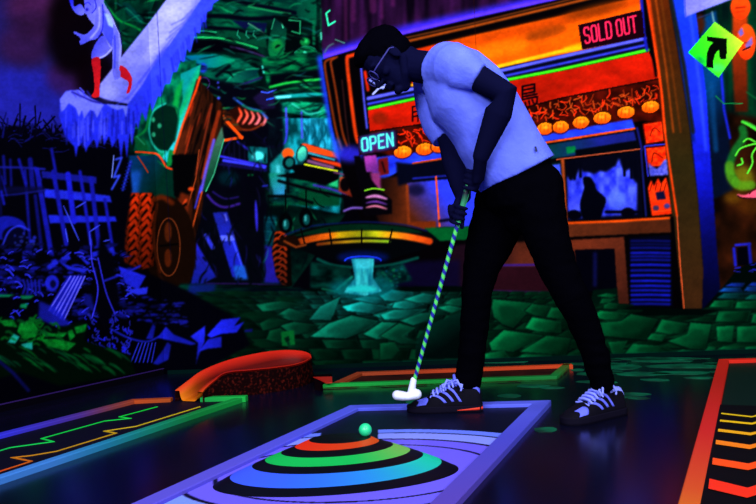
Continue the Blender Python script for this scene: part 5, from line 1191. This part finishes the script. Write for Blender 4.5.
def remeshed(name, bm, vox, sm_, m, parent, disp=None):
    bmesh.ops.recalc_face_normals(bm, faces=bm.faces)
    me = bpy.data.meshes.new('tmp'); bm.to_mesh(me); bm.free(); t = bpy.data.objects.new('tmp', me); C.objects.link(t)
    md = t.modifiers.new('r', 'REMESH'); md.mode = 'VOXEL'; md.voxel_size = vox
    s = t.modifiers.new('s', 'SMOOTH'); s.factor = .5; s.iterations = sm_
    dg = bpy.context.evaluated_depsgraph_get(); e = t.evaluated_get(dg); me2 = bpy.data.meshes.new_from_object(e); me2.name = name
    bpy.data.objects.remove(t); bpy.data.meshes.remove(me)
    if disp:
        me2.update(); nn = [v.normal.copy() for v in me2.vertices]
        for v, q in zip(me2.vertices, nn): v.co += q*disp(v.co)
    if parent:
        off = Vector(parent.location)
        for v in me2.vertices: v.co -= off
    me2.materials.clear(); o = link(name, me2, m, parent); return o

# ---- the player
P0 = gz(520, 416)
pl = empty('person', (P0.x, 2.82, 0)); tag(pl, 'person in pale t-shirt, black trousers and glasses bending over a putter', 'person')
SKIN = mat('dark_lit_skin', col(8, 9, 38), .8, .0); SHIRT = mat('pale_blue_cotton', col(96, 112, 246), .95, 0.0, noisec=(col(84, 100, 238), 12, .3, .7), bump=(22, .30, .02))
JEAN = mat('black_denim', col(2, 2, 6), .95, 0.0, bump=(30, .3, .01)); HAIR = mat('black_hair', col(2, 2, 7), .9, .0)
Y0 = Vector((0, 1, 0))
nearSh, farSh = at(452, 63, 2.64), at(437, 82, 2.95)
elbN, wrN = at(506, 94, 2.56), at(481, 156, 2.62)
elbF, wrF = at(453, 148, 2.88), at(463, 196, 2.79)
# head frame
HC = at(389.5, 59.5, 2.80)
Fv = Vector((-.60, -.22, -.80)).normalized(); Uv = Vector((-.80, 0, .60)); Uv = (Uv-Fv*Uv.dot(Fv)).normalized(); Lv = Uv.cross(Fv).normalized()
if Lv.y > 0: Lv = -Lv
def hp(f, l, u): return HC+Fv*f+Lv*l+Uv*u
AX = (Fv, Lv, Uv)
bm = bmesh.new()
ball_(bm, hp(-.012, 0, .035), (.092, .073, .083), AX)           # cranium
tube(bm, [(hp(.022, 0, .04), (.060, .066), Lv), (hp(.036, 0, -.005), (.058, .056), Lv), (hp(.040, 0, -.045), (.050, .048), Lv), (hp(.046, 0, -.085), (.036, .036), Lv), (hp(.054, 0, -.103), (.024, .024), Lv)])
tube(bm, [(hp(-.01, .058, -.045), .016), (hp(.03, .044, -.082), .015), (hp(.058, .012, -.102), .014), (hp(.058, -.012, -.102), .014), (hp(.03, -.044, -.082), .015), (hp(-.01, -.058, -.045), .016)])   # jaw
tube(bm, [(hp(.088, 0, .018), .008), (hp(.102, 0, -.008), .009), (hp(.113, 0, -.024), .011)])   # nose
for s in (-1, 1):
    ball_(bm, hp(.100, s*.012, -.028), (.010, .008, .008), AX); ball_(bm, hp(-.004, s*.073, -.006), (.018, .007, .030), AX)      # nostril wing, ear
    tube(bm, [(hp(.086, s*.012, .030), .008), (hp(.080, s*.042, .032), .008)]); ball_(bm, hp(.066, s*.044, -.022), (.018, .016, .014), AX)
tube(bm, [(hp(.090, .024, -.053), .005), (hp(.100, 0, -.051), .008), (hp(.090, -.024, -.053), .005)]); tube(bm, [(hp(.088, .020, -.064), .006), (hp(.097, 0, -.065), .009), (hp(.088, -.020, -.064), .006)])
ball_(bm, hp(.082, 0, -.095), (.018, .022, .016), AX)
nb = at(431, 68, 2.80)
tube(bm, [(hp(-.03, 0, -.02), (.060, .060)), (HC.lerp(nb, .55)+Vector((0, 0, -.005)), (.058, .062)), (nb, (.060, .066)), (nb.lerp(at(450, 88, 2.80), .6), (.06, .06))])
tube(bm, [(at(447, 84, 2.80), (.07, .06)), (at(464, 102, 2.80), (.12, .085)), (at(495, 140, 2.80), (.12, .09)), (at(520, 170, 2.80), (.12, .09))])
tube(bm, [(at(446, 78, 2.74), .04), (nearSh.lerp(elbN, .15)+Vector((0, .02, -.02)), .046), (nearSh.lerp(elbN, .5), .048), (elbN, .045), (elbN.lerp(wrN, .3), .049), (elbN.lerp(wrN, .7), .038), (wrN, .030)])
tube(bm, [(at(444, 88, 2.86), .04), (farSh, .050), (farSh.lerp(elbF, .5), .050), (elbF, .052), (elbF.lerp(wrF, .3), .054), (elbF.lerp(wrF, .75), .042), (wrF, .031)])
# putter axis
SB = at(414.2, 381, 2.86); ST = at(472, 172, 2.70); SD = (SB-ST).normalized()
def shaft(px_y):                           # point of the shaft at a given height in the grip zone
    return ST.lerp(SB, (px_y-172)/(381-172.))
def hand(wrist, y0, side, off, thumb_up=1):
    # palm lies on the `side` of the grip, the four fingers curl round it, the thumb lies along it
    c = shaft(y0); a = (side-SD*side.dot(SD)).normalized(); b = SD.cross(a).normalized()*off
    palm = c+a*.030
    tube(bm, [(wrist, (.030, .025), SD), (wrist.lerp(palm-SD*.01, .6), (.036, .023), SD), (palm-SD*.004, (.044, .020), SD), (palm+SD*.006+b*.014, (.044, .016), SD)])
    for k, (ln, rr_) in enumerate(((.93, .0096), (1.0, .0098), (.95, .0094), (.78, .0084))):
        s = c+SD*(-.030+k*.0205); R_ = .0185; pts = []
        for j, an in enumerate((10, 50, 95, 140, 185, 225)):
            th = math.radians(an*ln); rad = R_+.010*math.cos(th/2)**2+(.003 if j in (1, 3) else 0)
            pts.append((s+a*(rad*math.cos(th))+b*(rad*math.sin(th)), rr_*(1-.06*j)))
        tube(bm, pts, 10)
    tb = c+a*.024-SD*.018*thumb_up-b*.008
    tube(bm, [(wrist.lerp(palm, .55), .013), (tb-b*.012+SD*.0, .012), (c-b*.020+a*.008+SD*.018, .0098), (c-b*.019-a*.006+SD*.044, .0085)], 10)
hand(wrN, 179, Vector((.9, -.35, .1)), 1)
hand(wrF, 213, Vector((-.30, .7, .3)), -1)
body = remeshed('body', bm, .0042, 2, SKIN, pl)
# hair
bm = bmesh.new()
ball_(bm, hp(-.020, 0, .046), (.096, .080, .082), AX); ball_(bm, hp(-.040, 0, .0), (.064, .073, .070), AX); ball_(bm, hp(.050, 0, .088), (.044, .060, .030), AX); ball_(bm, hp(.02, 0, .098), (.062, .062, .030), AX)
for s in (-1, 1): tube(bm, [(hp(-.005, s*.070, .03), .014), (hp(.004, s*.072, -.01), .008)])
remeshed('hair', bm, .005, 1, HAIR, pl, lambda p: .0025*noise.noise(p*38)+.0022*noise.noise(p*120))
# glasses
GM = mat('glasses_frame', col(38, 38, 120), .6, .2); g = bmesh.new()
def torus(bm, c, ru, rl, w, th=.0028, n=28):
    pts = [(c+Lv*(ru*math.cos(i*math.tau/n))+Uv*(rl*math.sin(i*math.tau/n))) for i in range(n)]
    rg = []
    for i in range(n):
        t = (pts[(i+1) % n]-pts[i-1]).normalized(); q = t.cross(Fv).normalized(); rg.append([bm.verts.new(pts[i]+Fv*(th*math.cos(k*math.tau/6))+q*(th*math.sin(k*math.tau/6))) for k in range(6)])
    for i in range(n):
        for k in range(6): bm.faces.new((rg[i][k], rg[i][(k+1) % 6], rg[(i+1) % n][(k+1) % 6], rg[(i+1) % n][k]))
for s in (-1, 1):
    torus(g, hp(.104, s*.032, .008), .025, .021, 0); tube(g, [(hp(.102, s*.057, .012), .0024), (hp(.085, s*.071, .012), .003), (hp(.0, s*.079, .014), .003), (hp(-.012, s*.078, .004), .003)], 8)
tube(g, [(hp(.106, -.008, .010), .002), (hp(.106, .008, .010), .002)], 8)
me = bpy.data.meshes.new('glasses'); 
for v in g.verts: v.co -= Vector(pl.location)
bmesh.ops.recalc_face_normals(g, faces=g.faces); g.to_mesh(me); g.free(); link('glasses', me, GM, pl)
# t-shirt
bm = bmesh.new()
# (the trunk is lofted so that its silhouette follows back line and belly line)
def sec(pu, pd, hw, Yc=2.80):              # upper and lower outline points in side view and the half width
    a, b = at(pu[0], pu[1], Yc), at(pd[0], pd[1], Yc); return ((a+b)/2, (hw, (a-b).length/2))
trunk = [((426, 55), (424, 86), .075), ((438, 47), (428, 100), .13), ((456, 46), (434, 118), .180), ((476, 54), (444, 130), .19), ((497, 72), (455, 146), .18), ((515, 94), (464, 162), .175), ((532, 124), (471, 176), .172), ((544, 144), (477, 186), .172), ((552.5, 157), (482, 192), .172)]
TS = [sec(*s) for s in trunk]
n_ = len(TS); rings = []
for k, (c, (hw, ht)) in enumerate(TS):
    pu, pd = at(*trunk[k][0], 2.80), at(*trunk[k][1], 2.80); s = Vector((0, 1, 0)); q = (pu-pd).normalized()
    yaw = Vector((0, 0, 0)); rg = []
    for i in range(40):
        t = i*math.tau/40; ct, st_ = math.cos(t), math.sin(t)
        e = .86; rg.append(bm.verts.new(c+s*(hw*math.copysign(abs(ct)**e, ct))+q*(ht*math.copysign(abs(st_)**e, st_))))
    rings.append(rg)
for a, b in zip(rings[:-1], rings[1:]):
    for i in range(40): bm.faces.new((a[i], a[(i+1) % 40], b[(i+1) % 40], b[i]))
bm.faces.new(rings[0][::-1]); bm.faces.new(rings[-1])
hemN = nearSh.lerp(elbN, .60); 
tube(bm, [(at(446, 68, 2.76), .095), (at(454, 68, 2.66), .082), (nearSh.lerp(elbN, .2)+Vector((0, 0, -.008)), .074), (nearSh.lerp(elbN, .42), (.064, .062)), (at(480, 78.5, 2.60), (.060, .054))], 24, True)
tube(bm, [(at(440, 76, 2.86), .09), (at(432, 84, 2.96), .080), (at(434, 105, 2.95), (.078, .072)), (at(439, 126, 2.93), (.072, .066)), (at(446, 139, 2.915), (.066, .058))], 24, True)
def folds(p):
    q = Vector((p.x*7, p.y*5, p.z*7)); a = noise.noise(q)*.005
    d = p-at(470, 95, 2.7); s = d.x*.75+d.z*.55
    return a+.0038*math.sin(s*46+4*noise.noise(p*5))*max(0, 1-abs(d.length-.12)*4)+.0012*noise.noise(p*14)
shirt = remeshed('t_shirt', bm, .006, 3, SHIRT, pl, folds)
box_ = at(536, 149, 2.63)
tg = pyd('hem_tag', [box_+Vector((-.004, -.002, .009)), box_+Vector((.001, -.002, .010)), box_+Vector((.005, -.004, -.009)), box_+Vector((0, -.004, -.010))]+[box_+Vector((-.004, .006, .009)), box_+Vector((.001, .006, .010)), box_+Vector((.005, .006, -.009)), box_+Vector((0, .006, -.010))],
         [(0, 1, 2, 3), (4, 7, 6, 5), (0, 4, 5, 1), (1, 5, 6, 2), (2, 6, 7, 3), (3, 7, 4, 0)], mat('dark_tag', col(10, 10, 50), .7), None, False)
tg.parent = shirt; tg.location = -Vector(pl.location)
# trousers
bm = bmesh.new()
tube(bm, [(at(520, 168, 2.80), (.150, .118), Y0), (at(517, 188, 2.80), (.165, .136), Y0), (at(519, 205, 2.80), (.16, .125), Y0), (at(520, 217, 2.80), (.12, .07), Y0)], 30)
tube(bm, [(at(535, 185, 2.72), (.085, .105)), (at(540, 210, 2.71), (.085, .094)), (at(548, 240, 2.71), (.082, .080)), (at(557.5, 268, 2.71), (.074, .070)), (at(571, 296, 2.70), (.064, .064)), (at(582, 318, 2.72), (.058, .058)), (at(594, 350, 2.74), (.054, .050)), (at(600, 374, 2.76), (.050, .046)), (at(602, 381, 2.765), (.052, .046))], 24)
tube(bm, [(at(506, 185, 2.88), (.085, .115)), (at(500, 215, 2.89), (.085, .108)), (at(489, 245, 2.90), (.08, .094)), (at(481, 268, 2.91), (.072, .072)), (at(477, 292, 2.92), (.062, .060)), (at(475, 320, 2.94), (.056, .059)), (at(472, 350, 2.95), (.052, .055)), (at(470, 372, 2.96), (.050, .055)), (at(468.5, 380, 2.96), (.050, .056))], 24)
def jf(p):
    k = 1 if p.z < .38 else .5
    return .006*k*noise.noise(Vector((p.x*10, p.y*10, p.z*30)))+.002*noise.noise(p*40)
remeshed('trousers', bm, .006, 2, JEAN, pl, jf)
# shoes
SHO = mat('dark_shoe_upper', col(7, 6, 20), .8, .05); SOL = mat('dark_shoe_sole', col(10, 8, 26), .8, .04); STR = mat('blue_shoe_stripe', col(88, 98, 240), .7, .2, .06); LAC = mat('pale_laces', col(122, 134, 252), .8, .1, .08); ORG = mat('orange_sole_edge', col(206, 46, 24), .6)
def shoe(heel, toe, seed, orange):
    rr_ = random.Random(seed); d = (toe-heel); Lg = d.length; d.normalize(); sd = Vector((-d.y, d.x, 0)); base = heel.copy()
    if sd.y > 0: sd = -sd                  # sd faces the viewer's side
    HT_ = [(0, .076), (.06, .104), (.16, .108), (.26, .108), (.36, .116), (.46, .104), (.58, .084), (.70, .064), (.82, .052), (.92, .042), (1, .022)]
    WD = [(0, .022), (.05, .033), (.2, .037), (.4, .040), (.6, .047), (.75, .049), (.88, .042), (.96, .028), (1, .010)]
    ip = lambda T_, t: float(np.interp(t, [a for a, _ in T_], [b for _, b in T_]))
    def S(t, a, o=0):                      # a in 0..pi, 0 = viewer's side
        w, h = ip(WD, t)+o, ip(HT_, t)+o*.8
        ca, sa = math.cos(a), math.sin(a)
        y = w*math.copysign(abs(ca)**.75, ca); z = .016+(h-.016)*sa**.8*(1 if t > .3 else 1)
        if t > .3: y *= 1-.25*sa*0
        return base+d*(t*Lg)+sd*y+Vector((0, 0, z))
    V = []; F = []; nt, na = 40, 24
    for i in range(nt+1):
        for j in range(na+1): V.append(S(i/nt, j*math.pi/na))
    for i in range(nt):
        for j in range(na): q = i*(na+1)+j; F.append((q, q+1, q+na+2, q+na+1))
    F.append(tuple(range(na+1))); F.append(tuple(nt*(na+1)+j for j in range(na+1)))
    F += [tuple([i*(na+1), (i+1)*(na+1), (i+1)*(na+1)+na, i*(na+1)+na]) for i in range(nt)]
    o = pyd('shoe', V, F, SHO, pl)
    o['label'] = 'dark trainer with orange heel edge, forward foot' if orange else 'dark trainer with pale laces, rear foot'
    def child(nm, V_, F_, m_, lab=None):
        c = pyd(nm, [Vector(v)-Vector(pl.location) for v in V_], F_, m_, None, True); c.parent = o
        if lab: c['label'] = lab
        return c
    V = []; F = []; ns = 30                # sole
    prof = []
    for i in range(ns+1): t = i/ns; prof.append((t, ip(WD, t)+.004))
    out = [base+d*((t*1.02-.01)*Lg)+sd*w for t, w in prof]+[base+d*((t*1.02-.01)*Lg)-sd*w for t, w in prof[::-1]]
    for z, g_ in ((.0, 0), (.010, 1), (.024, 1), (.027, 0)): V += [Vector((p.x, p.y, z+(.006 if 0 else 0))) for p in out]
    m_ = len(out)
    for k in range(3):
        for i in range(m_): F.append((k*m_+i, k*m_+(i+1) % m_, (k+1)*m_+(i+1) % m_, (k+1)*m_+i))
    F.append(tuple(range(m_))); F.append(tuple(range(3*m_, 4*m_)))
    child('sole', V, F, SOL)
    def patchS(nm, f, m_, o_=.0022, nu=12, nv=4, lab=None):   # f(u, v) -> (t, a)
        V = []; F = []
        for oo in (o_, -.002):
            for i in range(nu+1):
                for j in range(nv+1): t, a = f(i/nu, j/nv); V.append(S(min(1, max(0, t)), min(math.pi, max(0, a)), oo))
        k = (nu+1)*(nv+1)
        for i in range(nu):
            for j in range(nv): q = i*(nv+1)+j; F += [(q, q+1, q+nv+2, q+nv+1), (k+q, k+q+nv+1, k+q+nv+2, k+q+1)]
        brd = [j for j in range(nv+1)]+[i*(nv+1)+nv for i in range(1, nu+1)]+[nu*(nv+1)+j for j in range(nv-1, -1, -1)]+[i*(nv+1) for i in range(nu-1, 0, -1)]
        for p, q in zip(brd, brd[1:]+brd[:1]): F.append((p, q, k+q, k+p))
        return child(nm, V, F, m_, lab)
    for s0 in (.36, .46, .56):             # three slanting stripes, both sides
        for sgn in (0, 1):
            patchS('stripe', lambda u, v, s0=s0, sgn=sgn: (s0-.10+.19*u+.036*v, (.22+.98*u) if not sgn else math.pi-(.22+.98*u)), STR)
    patchS('heel_collar', lambda u, v: (.02+.26*u, .85+.6*v+.12*math.sin(u*3)), LAC if not orange else STR, .003); patchS('heel_collar', lambda u, v: (.02+.28*u, math.pi-(.95+.42*v)), STR, .003)
    patchS('toe_patch', lambda u, v: (.74+.13*v-.03*math.sin(u*math.pi), .35+.95*u), STR)
    patchS('tongue', lambda u, v: (.30+.34*u, 1.22+.7*v), STR, .003)
    # tongue tip
    tb_ = S(.33, math.pi/2); V = []; F = []
    bmx = bmesh.new(); tube(bmx, [(tb_-Vector((0, 0, .015)), (.024, .010), sd), (tb_+Vector((0, 0, .012))+d*.004, (.027, .009), sd), (tb_+Vector((0, 0, .028))+d*.008, (.019, .006), sd)], 14)
    child('tongue_tip', [v.co.copy() for v in bmx.verts], [tuple(v.index for v in f.verts) for f in (bmx.verts.index_update() or bmx.faces)], STR); bmx.free()
    # laces
    bmx = bmesh.new()
    for k in range(6):
        t = .37+k*.052
        tube(bmx, [(S(t, .95, .004), .0044), (S(t+.012, 1.3, .010), .0052), (S(t+.018, 1.57, .012), .0052), (S(t+.012, 1.85, .010), .0052), (S(t, 2.15, .004), .0044)], 8)
        tube(bmx, [(S(t, 1.0, .003), .0030), (S(t+.05, 2.1, .006), .0030)], 8); tube(bmx, [(S(t+.05, 1.0, .003), .0030), (S(t+.01, 2.1, .006), .0030)], 8)
    kn = S(.38, 1.35, .01)
    for s_ in (-1, 1):
        for q in (0, 1):
            p1 = kn+d*(.02+.02*q)*s_+sd*(.022 if s_ > 0 else .03)+Vector((0, 0, .012-.02*q)); p2 = kn+d*.034*s_+sd*(.034)+Vector((0, 0, -.016-.012*q))
            tube(bmx, [(kn, .0042), (p1, .0046), (p2, .004)], 8)
    bmx.verts.index_update(); child('laces', [v.co.copy() for v in bmx.verts], [tuple(v.index for v in f.verts) for f in bmx.faces], LAC); bmx.free()
    if orange:
        V = []; F = []
        for i in range(13):
            t = -.012+.34*i/12; w = ip(WD, max(0, t))+.0055; p = base+d*(t*Lg)+sd*w
            for z in (.006+.012*(1-i/12)*0+.004, .010+.010*(1-i/12)+.002): V += [Vector((p.x, p.y, z)), Vector((p.x, p.y, z))-sd*.003]
        for i in range(12): a = i*4; F += [(a, a+2, a+6, a+4), (a+1, a+5, a+7, a+3), (a, a+4, a+5, a+1), (a+2, a+3, a+7, a+6)]
        F += [(0, 1, 3, 2), (48, 50, 51, 49)]
        child('sole_edge', V, F, ORG, 'orange heel edge')
    return o
hR = gz(483, 411.5, .009); tR = gz(408.5, 413.5, .009)
s1 = shoe(Vector((hR.x, hR.y+.02, 0)), Vector((tR.x, tR.y+.035, 0)), 1, True)
for v in s1.data.vertices: v.co.z += .0092
for c in s1.children:
    for v in c.data.vertices: v.co.z += .0092
hL = gz(622, 413, 0); tL = gz(566, 427, 0)
s2 = shoe(Vector((hL.x-.0, hL.y-.0, 0)), Vector((tL.x, tL.y+.03, 0)), 2, False)

# ---- putter
pu = empty('golf_putter', tuple(SB)); tag(pu, 'golf putter with green and blue spiral shaft and white head, held by the bending player', 'golf putter')
SV = vmat('spiral_shaft_paint', .4, .4, .06)
s = Vector((0, 1, 0)); s = (s-SD*s.dot(SD)).normalized(); q = SD.cross(s); Lh = (SB-ST).length; V = []; F = []; cc = []
NZ, NA = 260, 20
for i in range(NZ+1):
    t = i/NZ; rad = .0076+.0012*(1-t)
    for j in range(NA):
        a = j*math.tau/NA; V.append(ST+SD*(.035+t*(Lh-.035))+s*(rad*math.cos(a))+q*(rad*math.sin(a)))
        ph = (t*Lh/.036*math.tau+a) % math.tau
        cc.append(col(78, 206, 96) if ph < math.pi*.95 else col(24, 30, 150))
for i in range(NZ):
    for j in range(NA): F.append((i*NA+j, i*NA+(j+1) % NA, (i+1)*NA+(j+1) % NA, (i+1)*NA+j))
F += [tuple(range(NA)), tuple(NZ*NA+j for j in range(NA))]
tag(pyd('shaft', V, F, SV, pu, True, cc), 'shaft with green and blue spiral')
gr = bmesh.new(); tube(gr, [(ST+SD*.035, .0115), (ST+SD*.08, .0118), (ST+SD*.20, .0105)], 16)
gme = [v.co.copy() for v in gr.verts]; gr.verts.index_update(); gf = [tuple(v.index for v in f.verts) for f in gr.faces]; gr.free()
V = []; cc = []
for v in gme:
    k = (v-ST).dot(SD); V.append(v); a = math.atan2((v-ST).dot(q), (v-ST).dot(s)); cc.append(col(70, 214, 150) if ((k/.075*math.tau+a) % math.tau) < 2.4 else col(10, 12, 40))
pyd('grip', V, gf, SV, pu, True, cc)
WH = mat('white_putter_head', col(206, 214, 255), .4, .4, .12)
bm = bmesh.new(); hY = 2.86
tube(bm, [(at(413.6, 380, hY), .0125), (at(411.5, 391, hY), .015)], 16)
tube(bm, [(at(397, 395.2, hY), (.026, .019), (0, 1, 0)), (at(403, 396, hY), (.027, .018), (0, 1, 0)), (at(408, 396.4, hY), (.024, .0155), (0, 1, 0)), (at(413, 395, hY), (.025, .019), (0, 1, 0)), (at(416.6, 394.2, hY), (.026, .020), (0, 1, 0))], 20)
remeshed('head', bm, .003, 3, WH, pu)['label'] = 'white putter head'

# ---- lamps of the room (ultraviolet tubes on the ceiling, out of the picture above and behind), plus an added strip
def area(loc, tgt, sx, sy, p, c=(1, 1, 1)):
    l = bpy.data.lights.new('tube', 'AREA'); l.shape = 'RECTANGLE'; l.size = sx; l.size_y = sy; l.energy = p; l.color = c
    o = bpy.data.objects.new('ceiling_tube_light', l); C.objects.link(o); o.location = loc
    o.rotation_euler = (Vector(tgt)-Vector(loc)).to_track_quat('-Z', 'Y').to_euler(); return o
area((-2.2, -2.4, 3.0), (.2, 4.2, 1.0), 3.0, 1.2, 405); area((2.6, -2.4, 3.0), (.4, 4.2, 1.0), 3.0, 1.2, 405)
area((.6, 1.3, 3.3), (.5, 4.3, .6), 4.5, .5, 100)  # strip added to even out the light across the mural wall
w = bpy.data.worlds.new('room_glow'); bpy.context.scene.world = w; w.use_nodes = True
w.node_tree.nodes['Background'].inputs[0].default_value = (.35, .4, 1, 1); w.node_tree.nodes['Background'].inputs[1].default_value = .05

# ---- camera
cd = bpy.data.cameras.new('camera'); co = bpy.data.objects.new('camera', cd); C.objects.link(co)
cd.sensor_width = 36; cd.lens = 35; cd.clip_start = .05
Mx = Matrix(((camR[0], camU[0], -camF[0]), (camR[1], camU[1], -camF[1]), (camR[2], camU[2], -camF[2]))).to_4x4(); Mx.translation = Vector((0, 0, EYE)); co.matrix_world = Mx
sc = bpy.context.scene; sc.camera = co
sc.view_settings.view_transform = 'Standard'; sc.view_settings.look = 'None'; sc.view_settings.exposure = 0.0; sc.view_settings.gamma = 1; sc.view_settings.use_curve_mapping = False
